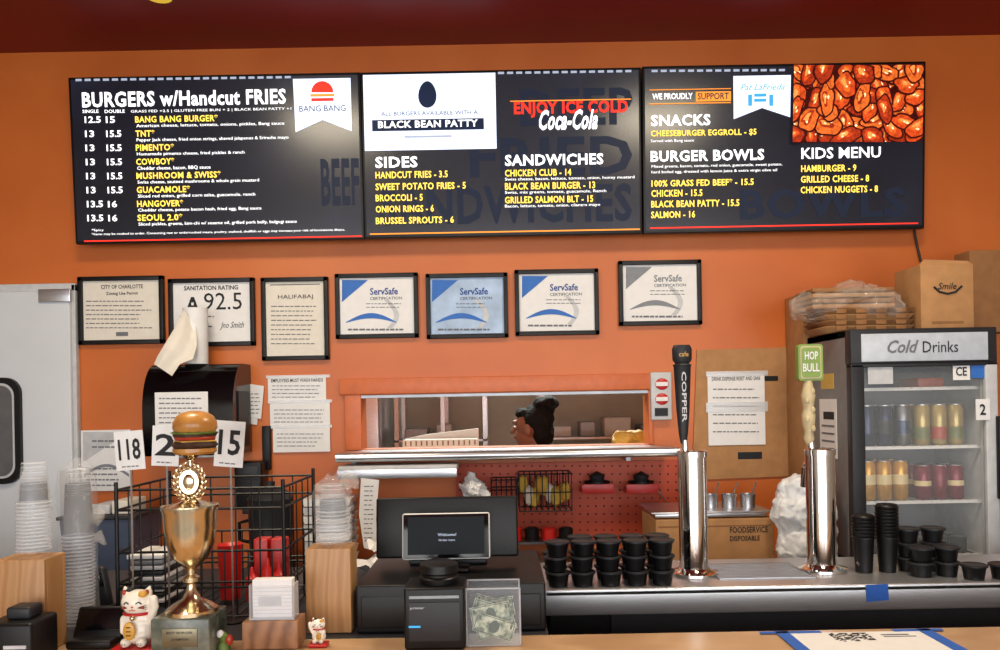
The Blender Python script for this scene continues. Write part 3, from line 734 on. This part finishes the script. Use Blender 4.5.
# ================================================================ DRINK COOLER
b=B('beverage_cooler')
fd=2.95; bd=3.36
xL=P(852,440,fd).x; xR=P(999,440,fd).x; zT=P(925,328,fd).z; zB=.902
SV=LGREY
HDR=mat('cooler_header_panel',(186,194,206),.3)
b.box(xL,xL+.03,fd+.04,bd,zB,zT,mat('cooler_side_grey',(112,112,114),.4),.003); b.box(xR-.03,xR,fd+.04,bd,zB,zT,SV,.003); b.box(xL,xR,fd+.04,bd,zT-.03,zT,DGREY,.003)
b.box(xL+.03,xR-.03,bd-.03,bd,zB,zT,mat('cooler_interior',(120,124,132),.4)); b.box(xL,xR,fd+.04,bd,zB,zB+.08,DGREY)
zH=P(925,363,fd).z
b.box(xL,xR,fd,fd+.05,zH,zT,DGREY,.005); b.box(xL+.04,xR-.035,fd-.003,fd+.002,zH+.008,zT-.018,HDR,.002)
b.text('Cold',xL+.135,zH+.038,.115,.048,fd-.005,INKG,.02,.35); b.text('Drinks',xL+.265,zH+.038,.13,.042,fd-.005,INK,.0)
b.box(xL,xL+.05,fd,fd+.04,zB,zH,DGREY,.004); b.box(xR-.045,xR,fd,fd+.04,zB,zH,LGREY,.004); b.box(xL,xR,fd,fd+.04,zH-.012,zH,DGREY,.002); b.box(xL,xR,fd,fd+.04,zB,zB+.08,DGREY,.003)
b.box(xL+.05,xR-.045,fd+.015,fd+.022,zB+.08,zH-.012,GLASS)
b.box(xR-.012,xR+.003,fd-.02,fd,zB+.3,zH-.2,BLACK,.004)
shz=[P(925,445,fd+.1).z,P(925,499,fd+.1).z,P(925,387,fd+.1).z, P(925,552,fd+.1).z]
for z in shz:
    b.box(xL+.03,xR-.03,fd+.06,fd+.066,z-.012,z,WHITEP)
    b.box(xL+.03,xR-.03,fd+.34,fd+.346,z-.006,z,WHITEP)
    for i in range(14): x=xL+.04+i*(xR-xL-.08)/13; b.box(x-.002,x+.002,fd+.06,fd+.346,z-.005,z-.001,WHITEP)
b.box(xL+.052,xL+.058,fd+.045,fd+.055,zB+.1,zH-.02,FLAMP)
def can(x,y,z,r,h,m,m2,b0=.3,b1=.62): 
    b.lathe(x,y,[(0,z),(r*.8,z),(r,z+h*.06),(r,z+h*.9),(r*.82,z+h*.97),(r*.82,z+h),(0,z+h*.985)],m,18)
    b.lathe(x,y,[(r*1.01,z+h*b0),(r*1.01,z+h*b1)],m2,18); b.lathe(x,y,[(r*.83,z+h*.98),(r*.84,z+h*1.003),(0,z+h*1.0)],STEEL,18)
S1,S2,S3,S4=shz
CY_=mat('can_gold',(196,146,58),.25,.4); CRD=mat('can_berry',(112,20,40),.25,.3); CGR=mat('can_tan',(172,152,98),.25,.4); CBL=mat('can_dark_steel',(46,56,80),.25,.5); CLB=mat('can_label_tan',(216,196,146),.4); CLR=mat('can_label_rust',(160,62,40),.4); CLG=mat('can_label_olive',(104,110,62),.4)
for dy in (.1,.18):
    for i in range(3): can(xL+.1+i*.068,fd+dy,S1,.031,.155,[CBL,CBL,STEELD][i],[CBL,DGREY,CBL][i])
    for i in range(3): can(xL+.31+i*.064,fd+dy,S1,.029,.155,CGR,[CLG,CLR,CLG][i],.15,.45)
    for i in range(3): can(xL+.1+i*.062,fd+dy,S2,.029,.15,CY_,CLB,.4,.65)
    for i in range(3): can(xL+.31+i*.062,fd+dy,S2,.03,.13,CRD,[CLB,CRD,CLB][i],.4,.55)
    for i in range(6): can(xL+.1+i*.068,fd+dy,S4,.03,.06,[CBL,DGREY][i%2],DGREY)
b.box(xL+.3,xL+.4,fd+.1,fd+.25,S3,S3+.035,CLR,.004)
b.prect(953,363,970,380,fd+.008,.002,WHITE); b.ptext('CE',956,367,967,376,fd+.006,INK,.02)
b.prect(971,363,986,378,fd+.008,.002,SBLUE); b.prect(976,399,990,420,fd-.004,.003,WHITE); b.ptext('2',980,404,986,415,fd-.006,INK,.02)
b.prect(868,365,893,384,fd+.008,.002,LGREY)
b.box(xL-.002,xL,3.08,3.24,1.35,1.58,WHITE); b.box(xL-.003,xL-.001,3.1,3.2,1.5,1.53,INK)
for z in (1.38,1.41,1.44,1.47): b.box(xL-.003,xL-.001,3.1,3.22,z,z+.008,INKG)
b.box(xL-.002,xL,3.1,3.22,1.62,1.68,YEL)
b.done()
b=B('cardboard_box'); d=3.02
x0,x1=P(921,300,d).x,P(974,300,d).x; z1=P(947,264,d).z
b.box(x0,x1,d,d+.2,zT+.001,z1,KRAFT,.003)
b.prism([(x0,z1),(x1,z1),(x1-.015,z1+.012),(x0+.02,z1+.02)],d+.01,d+.014,KRAFT)
c=P(947,288,d)
b.tube([(c.x-.05,d-.002,c.z+.005),(c.x-.03,d-.002,c.z-.014),(c.x,d-.002,c.z-.022),(c.x+.03,d-.002,c.z-.016),(c.x+.055,d-.002,c.z+.006)],.004,INK)
b.text('Smile',c.x-.035,c.z-.005,.07,.025,d-.002,INK,.01,.3)
b.box(c.x-.06,c.x+.06,d-.001,d+.001,zT+.02,zT+.03,KRAFT2)
b.done()
b=B('cardboard_box'); d=3.24; x0_=P(975,290,d).x; b.box(x0_-.02,x0_+.16,d,d+.11,zT+.001,P(985,250,d).z,KRAFT2,.003); b.done()
b=B('kraft_cup_carrier_stack'); d=3.05
x0,x1=P(828,310,d).x,P(914,310,d).x
for j in range(4):
    z=zT+.001+j*.022
    b.prism([(x0+.02,z),(x1-.02,z),(x1,z+.018),(x1+.006,z+.021),(x0-.006,z+.021),(x0,z+.018)],d,d+.24,[KRAFT,KRAFT2][j%2])
    for i in range(4):
        xx=x0+.05+i*(x1-x0-.1)/3; b.lathe(xx,d-.001,[(.02,z+.004),(.024,z+.019)],KRAFT2,12,0,1,.15)
for j in range(4): b.box(x0-.05,x1-.06,d+.02,d+.2,zT+.091+j*.021,zT+.108+j*.021,[KRAFT,KRAFT2][j%2],.005)
n0=len(b.v)
b.blob([('e',((x0+x1)/2-.04,d+.11,zT+.135),((x1-x0)/2+.03,.14,.055)),('e',((x0+x1)/2+.05,d+.11,zT+.09),((x1-x0)/2-.04,.15,.05)),('e',(x0+.0,d+.11,zT+.11),(.1,.14,.06))],.012,WRAPT,1)
b.rumple(n0,.022,18)
b.done(180)
b=B('cardboard_box'); xx0,xx1=P(803,310,3.38).x,P(843,310,3.38).x
b.box(xx0,xx1,3.375,3.59,.901,P(820,292,3.38).z,KRAFT,.004); b.box(xx0-.0,xx1,3.373,3.376,1.9,1.91,KRAFT2); b.done()

# ================================================================ LEFT COUNTER ITEMS
b=B('wire_rack'); 
xa,xb=P(117,540,1.98).x,P(286,540,2.0).x; y0,y1=1.98,2.3; z0,z1=CZ+.004,P(200,488,2.0).z
levels=[z0+.003,z0+.075,z0+.088,z0+.165,z1-.05,z1]
for z in levels: b.ring([(xa,y0,z),(xb,y0,z),(xb,y1,z),(xa,y1,z)],.0034,BLACK,6)
N=14
for i in range(N+1):
    x=xa+(xb-xa)*i/N
    for y in (y0,y1): b.cyl((x,y,z0),(x,y,z1 if i%2==0 else levels[3]),.0022,.0022,BLACK,5)
    for z in (levels[0],): b.cyl((x,y0,z),(x,y1,z),.002,.002,BLACK,5)
for j in range(6):
    y=y0+(y1-y0)*j/5
    for x in (xa,xb): b.cyl((x,y,z0),(x,y,z1),.002,.002,BLACK,5)
for x in (xa,xb):
    for y in (y0,y1): b.cyl((x,y,CZ+.0005),(x,y,z1+.02),.005,.005,BLACK,8)
b.done()
lz=levels[0]+.004
b=B('red_condiment_bottles')
for i,(px,h) in enumerate(((252,.08),(268,.1),(279,.09))):
    x=P(px,570,2.12).x; z=lz
    b.lathe(x,2.12,[(0,z),(.016,z),(.017,z+h*.75),(.006,z+h*.9),(.004,z+h*1.1),(0,z+h*1.1)],REDP,14)
for px in (230,):
    x=P(px,560,2.15).x; b.lathe(x,2.15,[(0,lz),(.026,lz),(.032,lz+.14),(.035,lz+.145),(.03,lz+.14),(0,lz+.12)],REDP,20)
for px in (262,279):
    x=P(px,570,2.2).x; b.box(x-.02,x+.02,2.19,2.24,lz,lz+.15,REDP,.004)
b.done()
b=B('napkin_packets')
for px,w in ((152,.045),):
    x=P(px,570,2.15).x
    for k_ in range(9): b.box(x-w+random.uniform(-.006,.006),x+w,2.11,2.25,lz+k_*.0145,lz+.011+k_*.0145,[WHITE,DGREY,LGREY,GREY][k_%4],.002)
b.done()
def nsign(t,x0,y0,x1,y1,d,tilt=0):
    b=B('table_number_sign'); c=P((x0+x1)/2,(y0+y1)/2,d)
    b.M=Matrix.Translation(c)@Matrix.Rotation(math.radians(tilt),4,'Y')@Matrix.Translation(-c)
    b.prect(x0,y0,x1,y1,d,.002,WHITEP); w=x1-x0
    b.ptext(t,x0+w*.12,y0+(y1-y0)*.2,x1-w*.12,y1-(y1-y0)*.25,d-.001,INK,.02)
    b.plines(x0+w*.2,y1-5,x1-w*.2,y1-2,1,d-.001,INKG,.4)
    b.M=Matrix.Identity(4)
    b.cyl((c.x,d+.006,CZ+.004),(c.x,d+.006,c.z),.0024,.0024,STEEL,6); b.lathe(c.x,d+.006,[(0,CZ+.001),(.022,CZ+.001),(.022,CZ+.004),(0,CZ+.007)],BLACK,14)
    b.done()
nsign('118',115,431,144,470,1.94,-4); nsign('2',152,426,179,466,1.94,3); nsign('15',215,421,244,467,1.94,5)
b=B('takeout_container_stack')
for k_ in range(9):
    x=P(330,560,3.3).x; z=.901+k_*.035; b.prism([(x-.09,z),(x+.09,z),(x+.1,z+.03),(x-.1,z+.03)],3.25,3.42,[WHITEP,LGREY][k_%2])
b.done()
b=B('coffee_urn'); x=P(270,560,3.3).x
b.lathe(x,3.32,[(0,.901),(.1,.901),(.1,.93),(.085,.95),(.09,1.2),(.095,1.21),(.06,1.25),(.02,1.26),(.02,1.28),(0,1.28)],DGREY,24); b.cyl((x,3.24,.98),(x,3.19,.98),.01,.008,CHROME); b.tube([(x-.09,3.32,1.12),(x-.13,3.32,1.11),(x-.13,3.32,1.04),(x-.09,3.32,1.03)],.008,BLACK); b.done()
b=B('blue_storage_bin'); x=P(110,560,3.3).x
b.prism([(x-.13,.901),(x+.13,.901),(x+.15,1.15),(x-.15,1.15)],3.2,3.45,mat('bin_blue_grey',(60,72,96),.5)); b.box(x-.16,x+.16,3.19,3.46,1.15,1.165,DGREY,.004)
for k_ in range(3): b.box(x-.12+k_*.08,x-.05+k_*.08,3.24,3.4,1.166,1.19+.015*k_,[WHITEP,LGREY,CREAM][k_],.004)
b.done()
def wbox(x0,y0,x1,y1,d,dep):
    b=B('wooden_cup_holder'); c=P((x0+x1)/2,y0,d); w=(x1-x0)*d/F/2; zt=c.z; t=.01
    b.box(c.x-w,c.x+w,d,d+t,CZ+.001,zt,WOOD,.002); b.box(c.x-w,c.x+w,d+dep-t,d+dep,CZ+.001,zt,WOOD,.002)
    b.box(c.x-w,c.x-w+t,d+t,d+dep-t,CZ+.001,zt,WOOD,.002); b.box(c.x+w-t,c.x+w,d+t,d+dep-t,CZ+.001,zt,WOOD,.002); b.box(c.x-w+t,c.x+w-t,d+t,d+dep-t,zt-.02,zt-.001,WOOD)
    b.done(); return c.x,d+dep/2,zt
def cups(nm,px,ytop,ybot,r,d,wrap=True,extra=None):
    b=B(nm); H=ybot-ytop; y=ytop+H*.42
    b.plathe(px,d,[(0,ytop),(r*.72,ytop),(r*.97,y)],CLEAR,28); b.plathe(px,d,[(r*.7,ytop),(r*.74,ytop+1.2)],CLEAR2,28)
    while y<ybot-4:
        b.plathe(px,d,[(r*.97,y),(r*1.06,y+.3),(r*1.06,y+1.3),(r*.97,y+1.8)],CLEAR2,28)
        b.plathe(px,d,[(r*.97,y+1.8),(r*.99,y+3.6)],CLEAR,28); y+=3.6
    for k_ in range(5):
        yy=ytop+4+k_*5.5; b.plathe(px,d,[(r*.7,yy),(r*.74,yy+.8)],CLEAR2,24); b.plathe(px,d,[(r*.74,yy+.8),(r*.9,yy+H*.3)],CLEAR,24)
    if wrap:
        n0=len(b.v)
        pr=[(r*.35,ytop-10),(r*.6,ytop-5),(r*1.0,ytop)]+[(r*1.18,ytop+8+k_*(H-16)/10) for k_ in range(11)]+[(r*1.1,ybot-3)]
        b.plathe(px,d,pr,WRAP,30,.04); b.rumple(n0,.006,60)
    if extra:
        for (ex,ey,er) in extra:
            n0=len(b.v); q=P(ex,ey,d); b.ell(q,(er*d/F,er*d/F*.4,er*.7*d/F),WRAPT,14); b.rumple(n0,.014,50)
    b.done(180)
x,y,z=wbox(-6,560,44,650,1.72,.085)
cups('plastic_cup_stack',34,462,PY(34,z+.001,y),15.5,y,False)
cups('plastic_cup_stack',78,468,PY(78,CZ+.001,1.93),15,1.93,True,[(96,518,9),(100,538,7)])
x,y,z=wbox(305,549,350,633,1.84,.085)
cups('plastic_cup_stack',333,484,PY(333,z+.001,y),16,y,True,[(348,482,11),(322,488,8)])
# trophy
b=B('burger_trophy'); d=1.74; tx=190
c=P(tx,630,d); w=28.5*d/F; zt=P(tx,612,d).z
b.box(c.x-w,c.x+w,d-.055,d+.055,CZ+.001,zt,MARBLE,.004); b.box(c.x-w*.6,c.x+w*.6,d-.057,d-.054,CZ+.022,zt-.02,mat('plaque_bronze',(120,114,92),.3,.6),.001)
b.text('BEST BURGER',c.x-w*.45,CZ+.05,w*.9,.005,d-.0575,INK); b.text('CHAMPION',c.x-w*.3,CZ+.036,w*.6,.005,d-.0575,INK)
dd=d
b.plathe(tx+1,dd,[(0,611.8),(25,611.8),(25,608),(18,603),(9,598),(5,590),(4,584),(8,581),(8,577),(4,574),(4,569),(9,565),(18,556),(23,543),(25,527),(26,512),(27.5,508),(27.5,505),(25,506),(23,520)],GOLD,36)
b.plathe(tx+1,dd,[(25,506.5),(18,504),(8,500),(5,495),(7,490),(4,486),(3,478),(3,460),(8,456),(12,454),(0,453)],GOLD,24)
cc=P(tx+3,481,dd)
b.prism([(cc.x+.021*math.cos(t_),cc.z+.026*math.sin(t_)) for t_ in [2*math.pi*k_/28 for k_ in range(28)]],dd-.024,dd-.012,GOLD)
b.ell((cc.x,dd-.024,cc.z),(.013,.005,.017),GOLD,16)
for s_ in (-1,1):
    for i in range(9):
        t_=-1.35+i*.33
        for off in (0,1):
            ra=.027+off*.007
            q=(cc.x+s_*ra*math.cos(t_),dd-.019-off*.002,cc.z+ra*1.2*math.sin(t_))
            b.ell(q,(.0035,.003,.0085),GOLD,8,Euler((0,s_*(-t_+(.5 if off else -.4)),0)))
bx=tx+5
b.plathe(bx,dd,[(0,454),(18,454),(21,451.5),(21,448),(0,446.5)],BUN,28)
b.plathe(bx,dd,[(0,449),(19.5,448),(22,445),(20,441.5),(0,441)],PATTY,28,.03)
c2=P(bx,441,dd); 
b.M=Matrix.Translation((c2.x,dd,c2.z))@Matrix.Rotation(.6,4,'Z'); b.box(-.036,.036,-.036,.036,-.001,.002,CHEESE,.0008); b.M=Matrix.Identity(4)
b.plathe(bx,dd,[(0,440),(19,439.5),(20,437.5),(19,435),(0,435)],TOM,24)
b.plathe(bx,dd,[(0,437),(20,436.5),(21,434),(0,434)],PATTY,24,.03)
b.plathe(bx,dd,[(10,433),(19,434.5),(22.5,433),(19,431),(10,431)],LETT,30,.06)
b.plathe(bx,dd,[(0,432),(19,432),(21.5,428),(21,422),(17.5,416),(12,412.5),(6,411),(0,410.7)],BUN,28)
for i in range(30):
    a=random.uniform(0,6.28); q=random.uniform(.1,.75); rr_=20.5*q*d/F; z=P(bx,410.6+18*(1-math.sqrt(1-q*q*.9))*.9,d).z
    b.ell((c2.x+rr_*math.cos(a),dd+rr_*math.sin(a),z),(.0014,.0011,.0009),CREAM,6)
b.done()
def cat(px,pybase,ytop,raise_s):
    g=G(px,pybase); b=B('lucky_cat_figurine'); H=(pybase-6-ytop)*g.y/F; S=H/.14
    z0=CZ+.008
    b.box(g.x-.05*S,g.x+.05*S,g.y-.04*S,g.y+.035*S,CZ+.001,z0,REDP,.002)
    b.M=Matrix.Translation((g.x,g.y,z0))@Matrix.Scale(S,4)
    body=[('e',(0,.003,.035),(.038,.03,.036)),('e',(0,0,.06),(.03,.024,.03)),('e',(0,-.002,.098),(.037,.029,.029)),
          ('c',(-.024,-.003,.118),(-.029,-.003,.134),.011,.003),('c',(.024,-.003,.118),(.029,-.003,.134),.011,.003),
          ('e',(-.018,-.026,.012),(.012,.014,.011)),('e',(.018,-.026,.012),(.012,.014,.011)),
          ('c',(raise_s*.03,-.006,.058),(raise_s*.043,-.012,.088),.011,.009),('c',(raise_s*.043,-.012,.088),(raise_s*.043,-.017,.108),.0095,.0095),
          ('c',(-raise_s*.028,-.006,.06),(-raise_s*.022,-.024,.038),.011,.009)]
    b.blob(body,.003,CREAMC,3)
    for s_ in (-1,1):
        b.ell((s_*.026,-.012,.122),(.005,.004,.007),TOM,8)
        b.tube([(s_*.02,-.0275,.099),(s_*.014,-.0298,.104),(s_*.008,-.0308,.1)],.0015,INK,5)
        for k_ in (-1,0,1): b.tube([(s_*.012,-.0305,.091),(s_*.03,-.025,.091+k_*.005)],.0006,INK,4)
        b.ell((s_*.021,-.0262,.091),(.005,.003,.0035),TOM,8)
        for k_ in (-1,0,1): b.tube([(s_*.018+k_*.004,-.039,.008),(s_*.018+k_*.004,-.0395,.014)],.0007,INK,4)
    b.ell((0,-.032,.093),(.003,.002,.002),REDP,8)
    b.tube([(-.007,-.0315,.086),(-.003,-.032,.0845),(0,-.032,.088),(.003,-.032,.0845),(.007,-.0315,.086)],.0009,REDP,5)
    b.tube([(.03*math.cos(t),-.001+.0255*math.sin(t),.074) for t in [2*math.pi*i/20 for i in range(21)]],.0035,REDP,7)
    b.ell((0,-.03,.068),(.0065,.006,.0065),GOLD,12)
    b.ell((-raise_s*.006,-.0345,.04),(.014,.004,.021),CHEESE,16); 
    for k_ in (-1,0,1): b.box(-raise_s*.006-.005,-raise_s*.006+.005,-.0395,-.037,.04+k_*.009-.001,.04+k_*.009+.001,INK)
    b.ell((.02,-.02,.12),(.011,.009,.008),CHEESE,10); b.ell((-.018,.0,.125),(.012,.012,.006),INK,10)
    b.done(60)
cat(139,648,581,1); cat(319,646,614,-1)
b=B('trinket_figurine'); g=G(224,650); b.lathe(g.x,g.y,[(0,CZ+.001),(.014,CZ+.001),(.012,CZ+.012),(.007,CZ+.02),(.01,CZ+.032),(0,CZ+.042)],LETT,14); b.ell((g.x-.006,g.y-.004,CZ+.036),(.008,.008,.009),WHITEP,10); b.ell((g.x+.012,g.y,CZ+.022),(.009,.009,.012),TOM,10); b.done()
b=B('business_card_holder'); g=G(270,650,CZ); d=g.y
c=P(270,640,d); w=28*d/F; zt=P(270,622,d).z
b.box(c.x-w,c.x+w,d,d+.07,CZ+.001,zt,ramp_mat('walnut','wood',8,[(0,(120,80,50)),(1,(156,112,78))]),.002)
z2=P(270,580,d+.02).z
b.box(c.x-.043,c.x+.043,d+.022,d+.05,zt,z2,WHITE,.001)
for i in range(9): b.box(c.x-.044,c.x+.044,d+.0215,d+.0505,zt+.004+i*.008,zt+.005+i*.008,LGREY)
b.box(c.x-.03,c.x+.02,d+.0205,d+.0215,zt+.03,zt+.05,LGREY)
b.box(c.x-.049,c.x+.049,d+.016,d+.019,zt,z2-.012,JAR); b.box(c.x-.049,c.x-.046,d+.016,d+.055,zt,z2-.01,CLEAR2); b.box(c.x+.046,c.x+.049,d+.016,d+.055,zt,z2-.01,CLEAR2); b.box(c.x-.049,c.x+.049,d+.015,d+.019,zt,zt+.004,CLEAR2)
b.done()
b=B('receipt_printer'); x1=P(31,620,1.6).x
b.box(x1-.1,x1,1.60,1.70,CZ+.001,CZ+.1,BLACK,.008)
b.box(x1-.055,x1-.01,1.597,1.601,CZ+.05,CZ+.057,LGREY); b.cyl((x1-.03,1.598,CZ+.03),(x1-.03,1.602,CZ+.03),.006,.006,LGREY); b.box(x1-.07,x1-.02,1.63,1.68,CZ+.1,CZ+.125,DGREY,.006); b.done()
b=B('card_reader'); g=G(90,649); 
b.M=Matrix.Translation((g.x,g.y+.03,CZ))@Matrix.Rotation(math.radians(-28),4,'X')
b.box(-.055,.055,-.01,.012,.012,.085,BLACK,.006); b.box(-.047,.047,-.012,-.009,.03,.078,BLACKG,.001); b.M=Matrix.Identity(4)
b.box(g.x-.05,g.x+.05,g.y-.01,g.y+.08,CZ+.001,CZ+.02,BLACK,.006); b.done()
b=B('telephone_handset'); g=G(100,618)
b.box(g.x-.03,g.x+.03,g.y,g.y+.05,CZ+.001,CZ+.03,BLACK,.008); b.M=Matrix.Translation((g.x,g.y+.025,CZ+.02))@Matrix.Rotation(math.radians(-10),4,'Y'); b.box(-.022,.022,-.012,.012,0,.105,DGREY,.009); b.box(-.015,.015,-.0135,-.011,.055,.09,BLACKG,.001); b.M=Matrix.Identity(4)
b.done()

# ================================================================ POS
b=B('cash_drawer'); d=1.83; x0,x1=P(356,610,d).x,P(546,610,d).x; zt=P(450,584,d).z
b.box(x0,x1,d,d+.4,CZ+.001,zt,BLACK,.005); b.box(x0+.012,x1-.012,d-.004,d,CZ+.014,zt-.025,BLACK,.002); b.cyl(((x0+x1)/2,d-.008,CZ+.06),((x0+x1)/2,d,CZ+.06),.008,.008,STEEL); b.done()
DZ=zt
b=B('pos_monitor'); d=2.04
c=P(447,527,d); w=71*d/F; h=30*d/F
b.M=Matrix.Translation((c.x,d,c.z))@Matrix.Rotation(math.radians(-7),4,'X')
b.box(-w,w,0,.022,-h,h,BLACK,.006); b.box(-w+.008,w-.008,.0215,.0235,-h+.008,h-.008,BLACKG,.001)
b.M=Matrix.Identity(4)
b.box(c.x-.03,c.x+.03,d+.03,d+.05,DZ+.01,c.z,DGREY,.004); b.box(c.x-.1,c.x+.1,d+.005,d+.14,DZ+.001,DZ+.014,DGREY,.004)
b.done()
b=B('customer_display'); d=1.95; c=P(446,536,d); w=44*d/F; h=23*d/F
b.M=Matrix.Translation((c.x,d,c.z))@Matrix.Rotation(math.radians(-10),4,'X')
b.box(-w,w,0,.014,-h,h,WHITEP,.006); b.box(-w+.003,w-.003,-.0015,.004,-h+.003,h-.003,BLACKG,.001)
b.box(-w+.014,w-.014,-.0022,-.001,-h+.012,h-.01,em('display_screen',(14,18,22),.5)); b.text('Welcome!',-.02,.0,.045,.007,-.003,SP); b.text('Order here',-.018,-.012,.04,.005,-.003,SP)
b.M=Matrix.Identity(4)
b.tube([(c.x,d+.015,c.z-.02),(c.x,d+.035,c.z-.05),(c.x,d+.035,DZ+.01)],.012,BLACK,10); b.box(c.x-.055,c.x+.055,d-.01,d+.05,DZ+.0015,DZ+.012,BLACK,.004)
b.done()
b=B('receipt_printer'); d=1.70; x0,x1=P(404,620,d).x,P(465,620,d).x; zt=P(434,588,d).z
b.box(x0,x1,d,d+.115,CZ+.001,zt,BLACK,.006); b.box(x0+.01,x1-.01,d-.002,d,CZ+.02,zt-.03,DGREY,.001); b.box(x0+.012,x1-.012,d-.003,d+.005,zt-.022,zt-.016,STEELD)
b.text('printer',x0+.014,zt-.045,.03,.006,d-.003,LGREY)
b.box(x0+.01,x0+.035,d-.003,d,CZ+.05,CZ+.054,SBL)
b.done()
b=B('order_pager_puck'); c=P(439,578,d+.05); z=zt+.001
b.lathe(c.x,d+.055,[(0,z),(.042,z),(.044,z+.012),(.04,z+.016),(.04,z+.02),(.044,z+.024),(.042,z+.04),(.03,z+.046),(0,z+.046)],BLACK,28); b.done()
b=B('tip_jar'); d=1.72; x0,x1=P(466,620,d).x,P(521,620,d).x; zt=P(493,588,d).z
t=.003
b.box(x0,x1,d,d+t,CZ+.001,zt,JAR); b.box(x0,x1,d+.085,d+.085+t,CZ+.001,zt,JAR); b.box(x0,x0+t,d,d+.085,CZ+.001,zt,JAR); b.box(x1-t,x1,d,d+.085,CZ+.001,zt,JAR); b.box(x0,x1,d,d+.085,CZ+.001,CZ+.004,CLEAR2)
for a in ((x0,d),(x1-t,d),(x0,d+.085),(x1-t,d+.085)): b.box(a[0],a[0]+t,a[1],a[1]+t,CZ+.001,zt,CLEAR2)
for a in (d,d+.085): b.box(x0,x1,a,a+t,zt-.003,zt,CLEAR2)
cx=(x0+x1)/2
for i in range(8):
    b.M=Matrix.Translation((cx+random.uniform(-.006,.006),d+.008+i*.0095,CZ+.034+(.028 if i%2 else 0)+random.uniform(0,.008)))@Matrix.Rotation(random.choice((-1,1))*random.uniform(.1,.45),4,'Y')@Matrix.Rotation(random.uniform(-.12,.12),4,'X')
    b.box(-.044,.044,0,.0008,-.021,.021,BILL)
    for q in ((-.042,.042,.018,.0195),(-.042,.042,-.0195,-.018),(-.042,-.0405,-.019,.019),(.0405,.042,-.019,.019)): b.box(q[0],q[1],-.0006,0,q[2],q[3],BILLD)
    b.prism([(.011*math.cos(t_),.014*math.sin(t_)) for t_ in [2*math.pi*k_/20 for k_ in range(20)]],-.0008,0,BILLD); b.text('1',-.037,.006,.004,.009,-.0012,BILLD); b.text('1',.033,.006,.004,.009,-.0012,BILLD)
b.M=Matrix.Identity(4); b.done()
b=B('crumpled_paper_pile')
n=10
g=G(384,574)
for k_ in range(4):
    vs=[];fs=[]; cx_=g.x+[-.03,.04,.0,.06][k_]; cy_=g.y+[.03,.05,.12,.13][k_]; R=Matrix.Rotation(random.uniform(-1,1),3,'Z')
    for i in range(n):
        for j in range(n):
            q=R@Vector(((i/(n-1)-.5)*.13,(j/(n-1)-.5)*.12,0)); hh=mnoise.noise(Vector((q.x*22+k_*5,q.y*22,k_)))
            vs.append((cx_+q.x,cy_+q.y,CZ+.022+k_*.022+hh*.04))
    for i in range(n-1):
        for j in range(n-1): fs.append((i*n+j,i*n+j+1,(i+1)*n+j+1,(i+1)*n+j))
    b.add(vs,fs,WHITE)
mz=min(v.z for v in b.v)
for v in b.v: v.z+=CZ+.001-mz
b.done()

# ================================================================ LIGHTS
def area(nm,loc,rot,sx,sy,e,col=(1,1,1)):
    l=bpy.data.lights.new(nm,'AREA'); l.shape='RECTANGLE'; l.size=sx; l.size_y=sy; l.energy=e; l.color=col
    o=bpy.data.objects.new(nm,l); o.location=loc; o.rotation_euler=rot; bpy.context.collection.objects.link(o); return o
for i,x in enumerate((-2.1,0,2.1)): area('window_daylight',(x,-2.95,1.65),(math.radians(90),0,0),1.8,2.2,66,(1,.985,.96))
area('ceiling_lamp_light',(-1.0,1.9,CEIL-.03),(0,0,0),.5,.5,32,(1,.86,.64)); area('ceiling_lamp_light',(1.0,1.9,CEIL-.03),(0,0,0),.5,.5,32,(1,.86,.64))
area('kitchen_lamp_light',(0,5.0,2.62),(0,0,0),1.8,.3,85,(.97,1,.94))
w=bpy.data.worlds.new('w'); bpy.context.scene.world=w; w.use_nodes=True
w.node_tree.nodes['Background'].inputs[0].default_value=(.75,.85,1,1); w.node_tree.nodes['Background'].inputs[1].default_value=1.0

cam=bpy.data.cameras.new('camera'); co=bpy.data.objects.new('camera',cam); bpy.context.collection.objects.link(co)
cam.lens=F/1000*36; cam.sensor_width=36; cam.shift_y=(CY-325)/1000
co.matrix_world=Matrix(((cr,sr,0,0),(0,0,-1,0),(-sr,cr,0,EYE),(0,0,0,1)))
cam.clip_start=.05
bpy.context.scene.camera=co
bpy.context.scene.view_settings.view_transform='Standard'
